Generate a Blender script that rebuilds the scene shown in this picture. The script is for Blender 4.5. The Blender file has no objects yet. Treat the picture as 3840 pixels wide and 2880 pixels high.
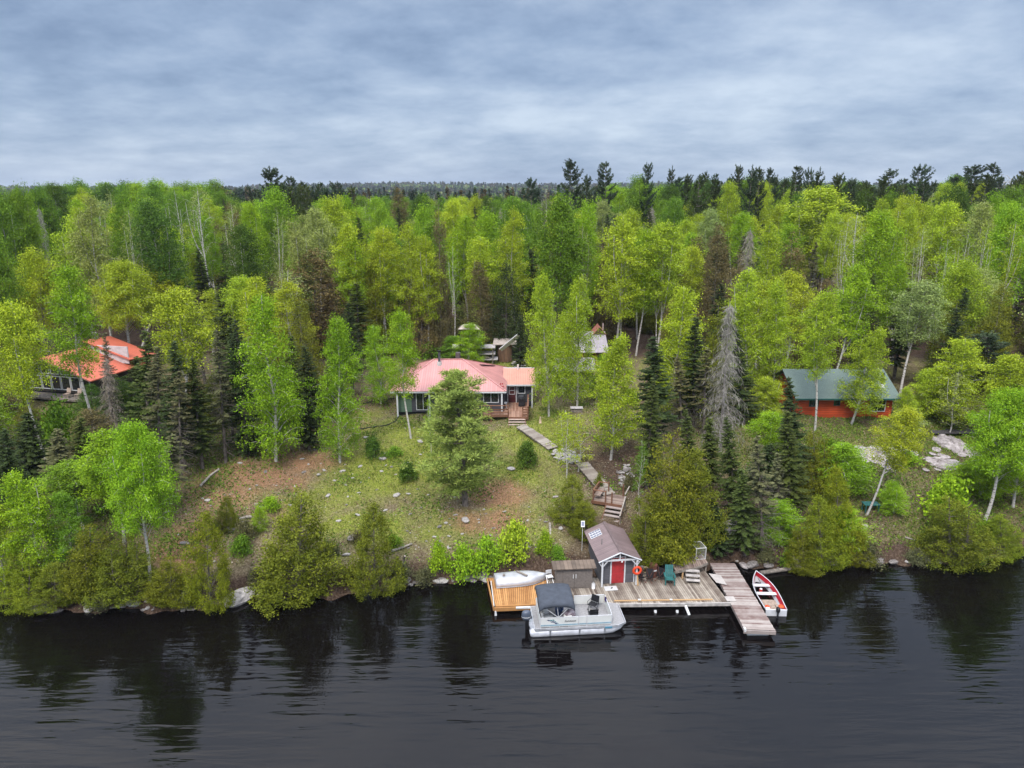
EXPO=0.64; SUN_W=1.5; ZEN=4.6; WIOR=1.37; WBUMP=0.045; HAZE=0.00014
import bpy, math, random
import numpy as np
from mathutils import Vector, Matrix
SC=bpy.context.scene; COL=SC.collection
rnd=random.Random(7); R_=np.random.default_rng(11)
rad=math.radians
# ---------------------------------------------------------------- camera model (full-photo pixels, 3840x2880)
FPX=2663.0; PIT=rad(15.1); CH=26.0
def ray(u,v):
    x=(u-1920)/FPX; y=(v-1440)/FPX
    return (x, math.cos(PIT)-y*math.sin(PIT), -math.sin(PIT)-y*math.cos(PIT))
def pz(u,v,z=0.0):
    d=ray(u,v); t=(z-CH)/d[2]; return Vector((d[0]*t,d[1]*t,z))
def py(u,v,y):
    d=ray(u,v); t=y/d[1]; return Vector((d[0]*t,y,CH+d[2]*t))
def depth(p): return p[1]*math.cos(PIT)-(p[2]-CH)*math.sin(PIT)
# ---------------------------------------------------------------- terrain
SHPX=[(0,2262),(120,2292),(210,2300),(330,2296),(420,2286),(560,2292),(640,2296),(760,2284),(860,2262),(980,2246),
 (1040,2236),(1200,2246),(1290,2236),(1400,2222),(1490,2206),(1560,2192),(1640,2184),(1750,2184),(1840,2172),(1950,2165),
 (2100,2160),(2300,2158),(2400,2150),(2600,2142),(2700,2122),(2760,2114),(2800,2126),(2900,2134),(3000,2140),(3100,2128),(3200,2112),
 (3300,2120),(3500,2112),(3600,2116),(3700,2096),(3840,2060)]
_sp=[pz(u,v,0) for u,v in SHPX]
SX=np.array([-400.,-80.]+[p.x for p in _sp]+[70.,400.]); SY=np.array([70.,46.]+[p.y for p in _sp]+[56.,80.])
def sstep(a,b,x):
    t=np.clip((x-a)/(b-a),0,1); return t*t*(3-2*t)
def hgt(x,y):
    x=np.asarray(x,float); y=np.asarray(y,float)
    ys=np.interp(x,SX,SY)+0.25*np.sin(x*1.7)+0.15*np.sin(x*3.9+1)
    d=y-ys
    land=0.8*sstep(0,1.5,d)+0.215*np.clip(d-0.8,0,18.5)+0.045*np.clip(d-19.3,0,70)
    land=land+3.0*np.exp(-((x+75)/55)**2-((y-150)/50)**2)+6.0*np.exp(-((x-105)/75)**2-((y-185)/60)**2)
    land=land+1.5*np.exp(-((x-20)/40)**2-((y-190)/45)**2)
    far=sstep(800,2100,y)
    land=land+far*(19+5*np.sin(x*0.0021+1)+3.5*np.sin(x*0.0061+y*0.002))+2.2*sstep(260,420,y)*np.sin(x*0.017+y*0.01)
    n=0.10*np.sin(x*0.9+y*0.5)+0.08*np.sin(x*0.37-y*1.1+2)+0.05*np.sin(x*2.3+1.3*y)
    land=land+n*sstep(1,4,d)
    sea=np.maximum(d*0.45,-3.0)
    return np.where(d>0,land,sea)
def H(x,y): return float(hgt(x,y))
def ground(u,v):
    d=ray(u,v); t=30.0
    while t<3000:
        x,y,z=d[0]*t,d[1]*t,CH+d[2]*t
        if z<=H(x,y): break
        t+=0.15 if t<140 else 1.0
    return Vector((x,y,H(x,y)))
# ---------------------------------------------------------------- objects
def tag(o,label=None,cat=None,group=None,kind=None):
    if label: o['label']=label
    if cat: o['category']=cat
    if group: o['group']=group
    if kind: o['kind']=kind
    return o
def thing(name,label,cat,loc=(0,0,0),rz=0.0,group=None,rot=None):
    o=bpy.data.objects.new(name,None); COL.objects.link(o); o.empty_display_size=0.2
    o.location=loc; o.rotation_euler=rot if rot else (0,0,rz)
    return tag(o,label,cat,group)
def link(name,me,parent=None,loc=None):
    o=bpy.data.objects.new(name,me); COL.objects.link(o)
    if parent: o.parent=parent
    if loc is not None: o.location=loc
    return o
class MB:
    def __init__(s): s.v=[]; s.f=[]
    def add(s,vs,fs):
        n=len(s.v); s.v+= [tuple(p) for p in vs]; s.f+=[tuple(i+n for i in f) for f in fs]; return s
    def box(s,x0,x1,y0,y1,z0,z1,rz=0,c=None):
        P=[(x0,y0,z0),(x1,y0,z0),(x1,y1,z0),(x0,y1,z0),(x0,y0,z1),(x1,y0,z1),(x1,y1,z1),(x0,y1,z1)]
        if rz:
            cx,cy=c if c else ((x0+x1)/2,(y0+y1)/2); a,b=math.cos(rz),math.sin(rz)
            P=[(cx+(x-cx)*a-(y-cy)*b,cy+(x-cx)*b+(y-cy)*a,z) for x,y,z in P]
        return s.add(P,[(0,3,2,1),(4,5,6,7),(0,1,5,4),(1,2,6,5),(2,3,7,6),(3,0,4,7)])
    def prism(s,poly,dz):      # poly list of 3D points (top face), extruded down by vector/dz
        d=Vector((0,0,-dz)) if not isinstance(dz,Vector) else dz
        n=len(poly); P=[Vector(p) for p in poly]; Q=[p+d for p in P]
        F=[tuple(range(n)),tuple(reversed(range(n,2*n)))]+[(i,i+n,(i+1)%n+n,(i+1)%n) for i in range(n)]
        return s.add(P+Q,F)
    def bar(s,a,b,w,h,up=(0,0,1)):
        a,b=Vector(a),Vector(b); d=(b-a).normalized(); u=Vector(up)
        if abs(d.dot(u))>0.98: u=Vector((0,1,0))
        sd=d.cross(u).normalized(); u=sd.cross(d).normalized()
        P=[]
        for p in (a,b):
            for i,j in ((-1,-1),(1,-1),(1,1),(-1,1)): P.append(p+sd*(w/2*i)+u*(h/2*j))
        return s.add(P,[(0,1,2,3),(7,6,5,4),(0,4,5,1),(1,5,6,2),(2,6,7,3),(3,7,4,0)])
    def tube(s,pts,r,n=8,cap=True):
        pts=[Vector(p) for p in pts]; m=len(pts); rr=r if isinstance(r,(list,tuple)) else [r]*m
        base=[]; pu=None
        for i,p in enumerate(pts):
            d=(pts[min(i+1,m-1)]-pts[max(i-1,0)]).normalized()
            if pu is None: pu=Vector((0,0,1)) if abs(d.z)<0.9 else Vector((1,0,0))
            sd=d.cross(pu).normalized(); pu=sd.cross(d).normalized()
            for k in range(n):
                a=2*math.pi*k/n; base.append(p+(sd*math.cos(a)+pu*math.sin(a))*rr[i])
        F=[]
        for i in range(m-1):
            for k in range(n):
                F.append((i*n+k,i*n+(k+1)%n,(i+1)*n+(k+1)%n,(i+1)*n+k))
        if cap: F+= [tuple(range(n)),tuple(reversed(range((m-1)*n,m*n)))]
        return s.add(base,F)
    def loft(s,secs,closed=False,cap=False):
        n=len(secs[0]); V=[p for q in secs for p in q]; F=[]
        for i in range(len(secs)-1):
            for k in range(n if closed else n-1):
                k2=(k+1)%n; F.append((i*n+k,i*n+k2,(i+1)*n+k2,(i+1)*n+k))
        if cap: F+=[tuple(reversed(range(n))),tuple(range((len(secs)-1)*n,len(secs)*n))]
        return s.add(V,F)
    def torus(s,c,R,r,axis='y',n=20,m=8):
        V=[];F=[]
        for i in range(n):
            a=2*math.pi*i/n
            for k in range(m):
                b=2*math.pi*k/m; q=(R+r*math.cos(b)); x,z,y=q*math.cos(a),q*math.sin(a),r*math.sin(b)
                V.append((c[0]+x,c[1]+y,c[2]+z) if axis=='y' else (c[0]+x,c[1]+z,c[2]+y))
                F.append((i*m+k,i*m+(k+1)%m,((i+1)%n)*m+(k+1)%m,((i+1)%n)*m+k))
        return s.add(V,F)
    def build(s,name,mat,parent=None,smooth=False,bevel=0,loc=None,solid=0,off=None):
        me=bpy.data.meshes.new(name)
        V=s.v if off is None else [(p[0]-off[0],p[1]-off[1],p[2]-off[2]) for p in s.v]
        me.from_pydata(V,[],s.f); me.materials.append(mat); me.update()
        if smooth: me.polygons.foreach_set('use_smooth',[True]*len(me.polygons))
        o=link(name,me,parent,loc)
        if solid: md=o.modifiers.new('s','SOLIDIFY'); md.thickness=solid; md.offset=0
        if bevel: md=o.modifiers.new('b','BEVEL'); md.width=bevel; md.segments=2; md.limit_method='ANGLE'
        return o
def np_mesh(name,V,F,tone=None,col=None,smooth=False):
    V=np.asarray(V,np.float32); F=np.asarray(F,np.int32); k=F.shape[1]
    me=bpy.data.meshes.new(name)
    me.vertices.add(len(V)); me.vertices.foreach_set('co',V.ravel())
    me.loops.add(F.size); me.loops.foreach_set('vertex_index',F.ravel())
    me.polygons.add(len(F)); me.polygons.foreach_set('loop_start',np.arange(0,F.size,k,dtype=np.int32))
    if smooth: me.polygons.foreach_set('use_smooth',np.ones(len(F),bool))
    if tone is not None:
        a=me.attributes.new('tone','FLOAT','POINT'); a.data.foreach_set('value',np.asarray(tone,np.float32))
    if col is not None:
        a=me.color_attributes.new('tint','FLOAT_COLOR','POINT'); c=np.ones((len(V),4),np.float32); c[:,:3]=col; a.data.foreach_set('color',c.ravel())
    me.update(calc_edges=True); me.validate(); return me
# ---------------------------------------------------------------- materials
MATS={}
def nm(name):
    m=bpy.data.materials.new(name); m.use_nodes=True; m.node_tree.nodes.clear(); return m,m.node_tree.nodes,m.node_tree.links
def N(ns,t,**kw):
    n=ns.new(t)
    for k,v in kw.items():
        if k.startswith('i_'): n.inputs[k[2:].replace('_',' ')].default_value=v
        else: setattr(n,k,v)
    return n
def ramp(ns,stops,interp='LINEAR'):
    r=ns.new('ShaderNodeValToRGB'); r.color_ramp.interpolation=interp
    e=r.color_ramp.elements
    while len(e)<len(stops): e.new(0.5)
    for i,(p,c) in enumerate(stops): e[i].position=p; e[i].color=(c[0],c[1],c[2],1) if len(c)==3 else c
    return r
def mat(name,col,rough=0.6,metal=0.0,var=0.15,scale=3.0,bump=0.0,bscale=None,col2=None,stretch=(1,1,1),spec=0.5,coords='Object'):
    if name in MATS: return MATS[name]
    m,ns,L=nm(name)
    out=N(ns,'ShaderNodeOutputMaterial'); b=N(ns,'ShaderNodeBsdfPrincipled'); L.new(b.outputs[0],out.inputs[0])
    b.inputs['Roughness'].default_value=rough; b.inputs['Metallic'].default_value=metal; b.inputs['Specular IOR Level'].default_value=spec
    tc=N(ns,'ShaderNodeTexCoord'); mp=N(ns,'ShaderNodeMapping'); mp.inputs['Scale'].default_value=stretch; L.new(tc.outputs[coords],mp.inputs[0])
    no=N(ns,'ShaderNodeTexNoise'); no.inputs['Scale'].default_value=scale; no.inputs['Detail'].default_value=6; L.new(mp.outputs[0],no.inputs[0])
    c2=col2 if col2 else tuple(c*(1-var*2) for c in col); c1=col if col2 else tuple(min(1,c*(1+var)) for c in col)
    r=ramp(ns,[(0.3,c2),(0.7,c1)]); L.new(no.outputs[0],r.inputs[0]); L.new(r.outputs[0],b.inputs['Base Color'])
    if bump:
        n2=N(ns,'ShaderNodeTexNoise'); n2.inputs['Scale'].default_value=bscale or scale*4; n2.inputs['Detail'].default_value=5; L.new(mp.outputs[0],n2.inputs[0])
        bp=N(ns,'ShaderNodeBump'); bp.inputs['Strength'].default_value=bump; bp.inputs['Distance'].default_value=0.05; L.new(n2.outputs[0],bp.inputs['Height']); L.new(bp.outputs[0],b.inputs['Normal'])
    MATS[name]=m; return m
def ribmat(name,col,axis='X',period=0.25,depth=0.03,rough=0.45,var=0.08,dark=0.75,metal=0.0):
    """sheet metal / siding: repeating ribs along an object axis"""
    if name in MATS: return MATS[name]
    m,ns,L=nm(name); out=N(ns,'ShaderNodeOutputMaterial'); b=N(ns,'ShaderNodeBsdfPrincipled'); L.new(b.outputs[0],out.inputs[0])
    b.inputs['Roughness'].default_value=rough; b.inputs['Metallic'].default_value=metal
    tc=N(ns,'ShaderNodeTexCoord'); sp=N(ns,'ShaderNodeSeparateXYZ'); L.new(tc.outputs['Object'],sp.inputs[0])
    md=N(ns,'ShaderNodeMath',operation='MULTIPLY'); md.inputs[1].default_value=1/period; L.new(sp.outputs[axis],md.inputs[0])
    fr=N(ns,'ShaderNodeMath',operation='FRACT'); L.new(md.outputs[0],fr.inputs[0])
    pp=ramp(ns,[(0.0,(0,0,0)),(0.12,(1,1,1)),(0.88,(1,1,1)),(1.0,(0,0,0))]); L.new(fr.outputs[0],pp.inputs[0])
    no=N(ns,'ShaderNodeTexNoise'); no.inputs['Scale'].default_value=0.9; no.inputs['Detail'].default_value=7; L.new(tc.outputs['Object'],no.inputs[0])
    fl=N(ns,'ShaderNodeMath',operation='FLOOR'); L.new(md.outputs[0],fl.inputs[0]); wn=N(ns,'ShaderNodeTexWhiteNoise',noise_dimensions='1D'); L.new(fl.outputs[0],wn.inputs['W'])
    ad=N(ns,'ShaderNodeMath',operation='MULTIPLY_ADD'); L.new(wn.outputs[0],ad.inputs[0]); ad.inputs[1].default_value=0.25; L.new(no.outputs[0],ad.inputs[2])
    r=ramp(ns,[(0.3,tuple(c*(1-2*var) for c in col)),(0.85,tuple(min(1,c*(1+var)) for c in col))]); L.new(ad.outputs[0],r.inputs[0])
    mx=N(ns,'ShaderNodeMix',data_type='RGBA',blend_type='MULTIPLY'); mx.inputs[0].default_value=1-dark; L.new(r.outputs[0],mx.inputs[6]); L.new(pp.outputs[0],mx.inputs[7])
    L.new(mx.outputs[2],b.inputs['Base Color'])
    bp=N(ns,'ShaderNodeBump'); bp.inputs['Strength'].default_value=0.8; bp.inputs['Distance'].default_value=depth; L.new(pp.outputs[0],bp.inputs['Height']); L.new(bp.outputs[0],b.inputs['Normal'])
    MATS[name]=m; return m
def woodmat(name,col,col2,rough=0.75,seed=0.0):
    """planks are separate solids; every plank gets its own tone (tone attribute) and grain"""
    if name in MATS: return MATS[name]
    m,ns,L=nm(name); out=N(ns,'ShaderNodeOutputMaterial'); b=N(ns,'ShaderNodeBsdfPrincipled'); L.new(b.outputs[0],out.inputs[0])
    b.inputs['Roughness'].default_value=rough; b.inputs['Specular IOR Level'].default_value=0.25
    g=N(ns,'ShaderNodeNewGeometry'); tc=N(ns,'ShaderNodeTexCoord')
    no=N(ns,'ShaderNodeTexNoise'); no.inputs['Scale'].default_value=1.6; no.inputs['Detail'].default_value=10; no.inputs['Roughness'].default_value=0.7; L.new(tc.outputs['Object'],no.inputs[0])
    ad=N(ns,'ShaderNodeMath',operation='MULTIPLY_ADD'); L.new(g.outputs['Random Per Island'],ad.inputs[0]); ad.inputs[1].default_value=0.55; L.new(no.outputs[0],ad.inputs[2])
    sb=N(ns,'ShaderNodeMath',operation='SUBTRACT'); L.new(ad.outputs[0],sb.inputs[0]); sb.inputs[1].default_value=0.28
    mid=tuple((a+c)/2 for a,c in zip(col,col2))
    r=ramp(ns,[(0.15,col2),(0.45,mid),(0.8,col)]); L.new(sb.outputs[0],r.inputs[0]); L.new(r.outputs[0],b.inputs['Base Color'])
    n2=N(ns,'ShaderNodeTexNoise'); n2.inputs['Scale'].default_value=14; L.new(tc.outputs['Object'],n2.inputs[0])
    bp=N(ns,'ShaderNodeBump'); bp.inputs['Strength'].default_value=0.4; bp.inputs['Distance'].default_value=0.02; L.new(n2.outputs[0],bp.inputs['Height']); L.new(bp.outputs[0],b.inputs['Normal'])
    MATS[name]=m; return m
def leafmat(name,attr=False,trans=0.16,rough=0.55):
    m,ns,L=nm(name); out=N(ns,'ShaderNodeOutputMaterial')
    if attr:
        c=N(ns,'ShaderNodeVertexColor',layer_name='tint'); cs=c.outputs[0]
    else:
        oi=N(ns,'ShaderNodeObjectInfo'); cs=oi.outputs['Color']
    tn=N(ns,'ShaderNodeAttribute',attribute_name='tone')
    hs=N(ns,'ShaderNodeHueSaturation'); L.new(cs,hs.inputs['Color'])
    mr=N(ns,'ShaderNodeMapRange'); mr.inputs[3].default_value=0.55; mr.inputs[4].default_value=1.45; L.new(tn.outputs['Fac'],mr.inputs[0]); L.new(mr.outputs[0],hs.inputs['Value'])
    mh=N(ns,'ShaderNodeMapRange'); mh.inputs[3].default_value=0.515; mh.inputs[4].default_value=0.485; L.new(tn.outputs['Fac'],mh.inputs[0]); L.new(mh.outputs[0],hs.inputs['Hue'])
    d=N(ns,'ShaderNodeBsdfPrincipled'); d.inputs['Roughness'].default_value=rough; d.inputs['Specular IOR Level'].default_value=0.06; L.new(hs.outputs[0],d.inputs['Base Color'])
    t=N(ns,'ShaderNodeBsdfTranslucent'); L.new(hs.outputs[0],t.inputs[0])
    mx=N(ns,'ShaderNodeMixShader'); mx.inputs[0].default_value=trans; L.new(d.outputs[0],mx.inputs[1]); L.new(t.outputs[0],mx.inputs[2]); L.new(mx.outputs[0],out.inputs[0])
    return m
M_leaf=leafmat('leaf'); M_needle=leafmat('needle',trans=0.08,rough=0.6); M_leafattr=leafmat('leaf_tint',attr=True,trans=0.15)
def barkmat(name,base,marks,sc=6,thr=0.55,zs=4.0):
    m,ns,L=nm(name); out=N(ns,'ShaderNodeOutputMaterial'); b=N(ns,'ShaderNodeBsdfPrincipled'); L.new(b.outputs[0],out.inputs[0]); b.inputs['Roughness'].default_value=0.8
    tc=N(ns,'ShaderNodeTexCoord'); mp=N(ns,'ShaderNodeMapping'); mp.inputs['Scale'].default_value=(1,1,zs); L.new(tc.outputs['Object'],mp.inputs[0])
    no=N(ns,'ShaderNodeTexNoise'); no.inputs['Scale'].default_value=sc; no.inputs['Detail'].default_value=3; L.new(mp.outputs[0],no.inputs[0])
    r=ramp(ns,[(thr,base),(thr+0.08,marks)]); L.new(no.outputs[0],r.inputs[0]); L.new(r.outputs[0],b.inputs['Base Color']); return m
M_birch=barkmat('birch_bark',(0.62,0.58,0.53),(0.12,0.10,0.09),sc=2.5,thr=0.56)
M_grey=barkmat('grey_bark',(0.20,0.165,0.14),(0.10,0.08,0.07),sc=5,thr=0.5,zs=0.5)
M_snag=barkmat('dead_wood',(0.30,0.27,0.245),(0.17,0.15,0.14),sc=6,thr=0.5,zs=0.6)
# ---------------------------------------------------------------- tree prototypes (numpy meshes, one crown + one trunk each)
def unit(a): return a/np.maximum(np.linalg.norm(a,axis=-1,keepdims=True),1e-6)
def quads(C,U,W):   # diamond/quads from centres and two half vectors
    n=len(C); V=np.empty((n,4,3)); V[:,0]=C-U; V[:,1]=C-W; V[:,2]=C+U; V[:,3]=C+W
    return V.reshape(-1,3), np.arange(n*4).reshape(-1,4)
def leafcloud(C,size,r,up=0.0,asp=0.6):
    n=len(C); U=unit(r.normal(size=(n,3))); 
    Nn=unit(r.normal(size=(n,3))+np.array([0,0,up])); W=unit(np.cross(Nn,U)); U=np.cross(W,Nn)
    s=size*r.uniform(0.6,1.3,(n,1)); return quads(C,U*s,W*s*asp)
class TB:   # tube collector
    def __init__(s): s.mb=MB()
    def t(s,pts,r0,r1,n=5):
        m=len(pts); s.mb.tube(pts,[r0+(r1-r0)*i/(m-1) for i in range(m)],n,cap=False)
def bez(a,b,c,m=6):
    a,b,c=map(np.array,(a,b,c)); return [tuple((1-t)**2*a+2*t*(1-t)*b+t*t*c) for t in np.linspace(0,1,m)]
PROTO={}
def proto(key,crown,tone,trunk,mc,mt,refh,refw):
    V,F=crown; me=np_mesh(key+'_crown',V,F,tone=tone); me.materials.append(mc)
    tm=bpy.data.meshes.new(key+'_trunk'); tm.from_pydata(trunk.mb.v,[],trunk.mb.f); tm.materials.append(mt); tm.polygons.foreach_set('use_smooth',[True]*len(tm.polygons)); tm.update()
    PROTO.setdefault(key.split('#')[0],[]).append((me,tm,refh,refw))
def tone_of(r,cen,n,spread=0.5):
    a=r.uniform(0,1,len(cen)); t=a[:,None]*spread+r.uniform(0,1-spread,(len(cen),n)); return np.repeat(t.ravel(),4)
def broadleaf(key,seed,h=12,R=2.4,cb=0.2,n=52,ncl=6,per=40,leaf=0.10,sig=0.34,droop=0.25,forks=1,round_=0.55,mt=None,rise=0.75,trunkr=0.13,bend=0.5,sparse=1.0):
    r=np.random.default_rng(seed); tr=TB(); cen=[]
    bx,by=r.uniform(-bend,bend,2)
    spine=lambda t: np.array([bx*math.sin(t*2.6)*0.9+0.12*math.sin(t*9+seed),by*math.sin(t*2.2)+0.1*math.cos(t*7+seed),t*h])
    tr.t([tuple(spine(t)) for t in np.linspace(0,0.98,12)],trunkr,0.02,7)
    stems=[(spine,1.0)]
    for k in range(forks):
        t0=r.uniform(0.3,0.55); az=r.uniform(0,6.28); p0=spine(t0); L=h*(0.9-t0)*r.uniform(0.75,1)
        p2=p0+np.array([math.cos(az)*R*0.5,math.sin(az)*R*0.5,L]); p1=p0+np.array([math.cos(az)*R*0.5,math.sin(az)*R*0.5,L*0.3])
        tr.t(bez(p0,p1,p2,8),trunkr*0.6,0.02,6)
        for tt in np.linspace(0.35,1,7):
            q=np.array(bez(p0,p1,p2,11)[int(tt*10)]); cen+= [q+r.normal(size=3)*0.35 for _ in range(3)]
    for i in range(n):
        t=cb+(0.985-cb)*(i+r.uniform(0,1))/n; s=(t-cb)/(1-cb)
        prof=(math.sin(math.pi*min(1,s*0.93+0.07)**(round_))**0.75)
        L=R*prof*r.uniform(0.6,1.15); az=i*2.399+r.uniform(-0.5,0.5); p0=spine(max(0.05,t-0.10*(1-s)-0.02))
        d=np.array([math.cos(az),math.sin(az),0]); p1=p0+d*L*0.55+np.array([0,0,L*rise]); p2=p0+d*L+np.array([0,0,L*(rise-droop)])
        path=np.array(bez(p0,p1,p2,9)); tr.t([tuple(q) for q in path[::2]],0.035*(1.2-t),0.008,3)
        k=max(2,int(ncl*(0.5+0.6*L/R)*sparse))
        for j in range(k):
            q=path[int(8*(0.35+0.65*(j+r.uniform())/k))]; cen.append(q+r.normal(size=3)*sig*np.array([1,1,0.6]))
    cen=np.array(cen); m=len(cen)
    P=(cen[:,None,:]+r.normal(size=(m,per,3))*np.array([sig,sig,sig*0.95])*r.uniform(0.6,1.2,(m,1,1))-np.array([0,0,droop*0.4])).reshape(-1,3)
    proto(key,leafcloud(P,leaf,r,0.5),tone_of(r,cen,per),tr,M_leaf,mt or M_birch,h,R*2)
def spruce(key,seed,h=14,R=1.9,cb=0.08,dens=1.2,dead=0.0,step=0.33,mt=None,irr=0.25,droop=0.35):
    r=np.random.default_rng(seed); tr=TB(); tr.t([(0,0,0),(0.05,0.03,h*0.5),(0,0,h)],0.16,0.015,7)
    C=[];U=[];W=[];tn=[]
    z=cb*h; 
    while z<h*0.985:
        s=(z-cb*h)/(h*(1-cb)); nb=5 if s<0.9 else 4
        for k in range(nb):
            if r.uniform()<0.08: continue
            L=(R*(1-s)**0.85*min(1,0.55+s*3))*r.uniform(1-irr,1+irr*0.6)+0.12; az=r.uniform(0,6.28)
            d=np.array([math.cos(az),math.sin(az),0]); sd=np.array([-d[1],d[0],0]); p0=np.array([0,0,z+r.uniform(-.1,.1)])
            isdead=r.uniform()<dead*(1-s)*1.6
            rise=0.15+0.5*s
            pts=[p0+d*L*q+np.array([0,0,L*(rise*q-droop*1.6*q*q+0.25*q**4)]) for q in (0,.35,.7,1)]
            tr.t([tuple(q) for q in pts],0.022,0.006,3)
            if isdead:
                for q in np.linspace(0.3,1,5):
                    p=p0+d*L*q+np.array([0,0,L*(rise*q-droop*1.6*q*q)])
                    tr.t([tuple(p),tuple(p+sd*r.uniform(-.3,.3)+np.array([0,0,-r.uniform(.1,.45)]))],0.01,0.004,3)
                continue
            nq=max(3,int(L/0.13*dens)); tb=r.uniform()
            for q in np.linspace(0.12,1,nq):
                p=p0+d*L*q+np.array([0,0,L*(rise*q-droop*1.6*q*q+0.25*q**4)])
                w=0.42*L**0.5*(1.1-q*0.75)*r.uniform(0.6,1.2)
                for sg in (-1,1):
                    dirv=d*0.65+sd*sg*0.8+np.array([0,0,-0.22-r.uniform(0,.3)]); dirv/=np.linalg.norm(dirv)
                    C.append(p+dirv*w*0.5); U.append(dirv*w*0.55); wn=np.cross(dirv,unit(r.normal(size=3)*0.6+np.array([0,0,1]))); W.append(wn*0.075); tn.append(tb*0.4+0.3*q+r.uniform(0,.3))
                C.append(p+np.array([0,0,.02])); U.append(d*0.16); W.append(sd*0.07+np.array([0,0,r.uniform(-.04,.04)])); tn.append(tb*0.3+0.3*q+r.uniform(0,.4))
        z+=step*(1-0.45*s)*r.uniform(0.8,1.2)
    proto(key,quads(np.array(C),np.array(U),np.array(W)),np.repeat(np.clip(tn,0,1),4),tr,M_needle,mt or M_grey,h,R*2)
def cedar(key,seed,h=8,R=1.7,n=330,per=34,leaf=0.085,mt=None,tops=1,sig=0.2,open_=0.0):
    r=np.random.default_rng(seed); tr=TB(); cen=[]; axes=[]
    for k in range(tops):
        o=np.array([0,0]) if k==0 else r.uniform(-R*0.45,R*0.45,2); hh=h if k==0 else h*r.uniform(0.7,0.92)
        axes.append((o,hh)); tr.t([(0,0,0),(o[0],o[1],hh*0.4),(o[0]*1.1,o[1]*1.1,hh*0.97)],0.13,0.015,6)
    for i in range(n):
        o,hh=axes[r.integers(len(axes))]; t=1-r.uniform(0,1)**0.62 if i%5 else r.uniform(0,0.3)
        t=min(t*1.02,0.99); az=r.uniform(0,6.28); prof=(1-t)**0.58*min(1,0.75+t*2.0)*(1+0.22*math.sin(az*2+t*7+seed*1.7))
        q=R*prof*(1 if tops==1 else 0.85)*(0.55+0.5*r.uniform()**0.5)*(1+0.16*math.sin(az*3+seed)+0.12*math.sin(az*5+t*14)); 
        c=np.array([o[0]+math.cos(az)*q,o[1]+math.sin(az)*q,0.25+t*(hh-0.2)])
        cen.append(c)
        if i%3==0: tr.t([(o[0]*0.8,o[1]*0.8,max(0.1,c[2]-q*0.5)),tuple(c)],0.02,0.005,3)
    cen=np.array(cen); m=len(cen); az=np.arctan2(cen[:,1],cen[:,0])
    D=np.stack([np.cos(az)*0.8,np.sin(az)*0.8,np.full(m,0.75)],1)   # spray direction: out and up
    s=r.uniform(-1,1,(m,per,1)); P=(cen[:,None,:]+D[:,None,:]*s*0.22+r.normal(size=(m,per,3))*sig*np.array([1,1,.9])).reshape(-1,3)
    proto(key,leafcloud(P,leaf,r,0.2,0.5),tone_of(r,cen,per,0.55),tr,M_needle,mt or M_grey,h,R*2)
def pine(key,seed,h=22,R=3.2,cb=0.35,n=40,ncl=6,per=46,asym=0.0,needle=0.17,sig=0.27,up=0.35,prof=None,mt=None,taper=0.7):
    r=np.random.default_rng(seed); tr=TB(); tr.t([(0,0,0),(0.2,0,h*0.5),(0,0.1,h*0.99)],0.24,0.03,7); cen=[]
    for i in range(n):
        t=cb+(1-cb)*(i+0.5)/n; s=(t-cb)/(1-cb); az=i*2.4+r.uniform(-.6,.6)
        L=R*((1-s)**taper*min(1,0.45+s*2.5))*r.uniform(0.55,1.2)*(1+asym*math.cos(az)); L=max(L,0.35)
        d=np.array([math.cos(az),math.sin(az),0]); p0=np.array([0,0,t*h]); p1=p0+d*L*0.6; p2=p0+d*L+np.array([0,0,L*up*r.uniform(0.4,1.5)])
        path=np.array(bez(p0,p1,p2,9)); tr.t([tuple(q) for q in path[::2]],0.06*(1.2-t),0.012,4)
        k=max(2,int(ncl*(0.4+0.7*L/R)))
        for j in range(k):
            q=path[int(8*(0.3+0.7*(j+r.uniform())/k))]; w=0.35*L*(j+1)/k
            cen.append(q+np.array([-d[1],d[0],0])*r.normal()*w*0.7+np.array([0,0,r.uniform(0,.25)]))
    cen.append(np.array([0,0,h])); cen=np.array(cen); m=len(cen)
    D=unit(r.normal(size=(m,per,3))*np.array([1,1,0.6])+np.array([0,0,0.45]))
    sz=r.uniform(0.5,1.3,(m,1,1)); P=(cen[:,None,:]+D*sig*sz*r.uniform(0.4,1.7,(m,per,1))*np.array([1.3,1.3,0.75])).reshape(-1,3); D=D.reshape(-1,3)
    W=unit(np.cross(D,r.normal(size=D.shape)))*needle*0.2
    proto(key,quads(P,D*needle,W),tone_of(r,cen,per,0.45),tr,M_needle,mt or M_grey,h,R*2)
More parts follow.
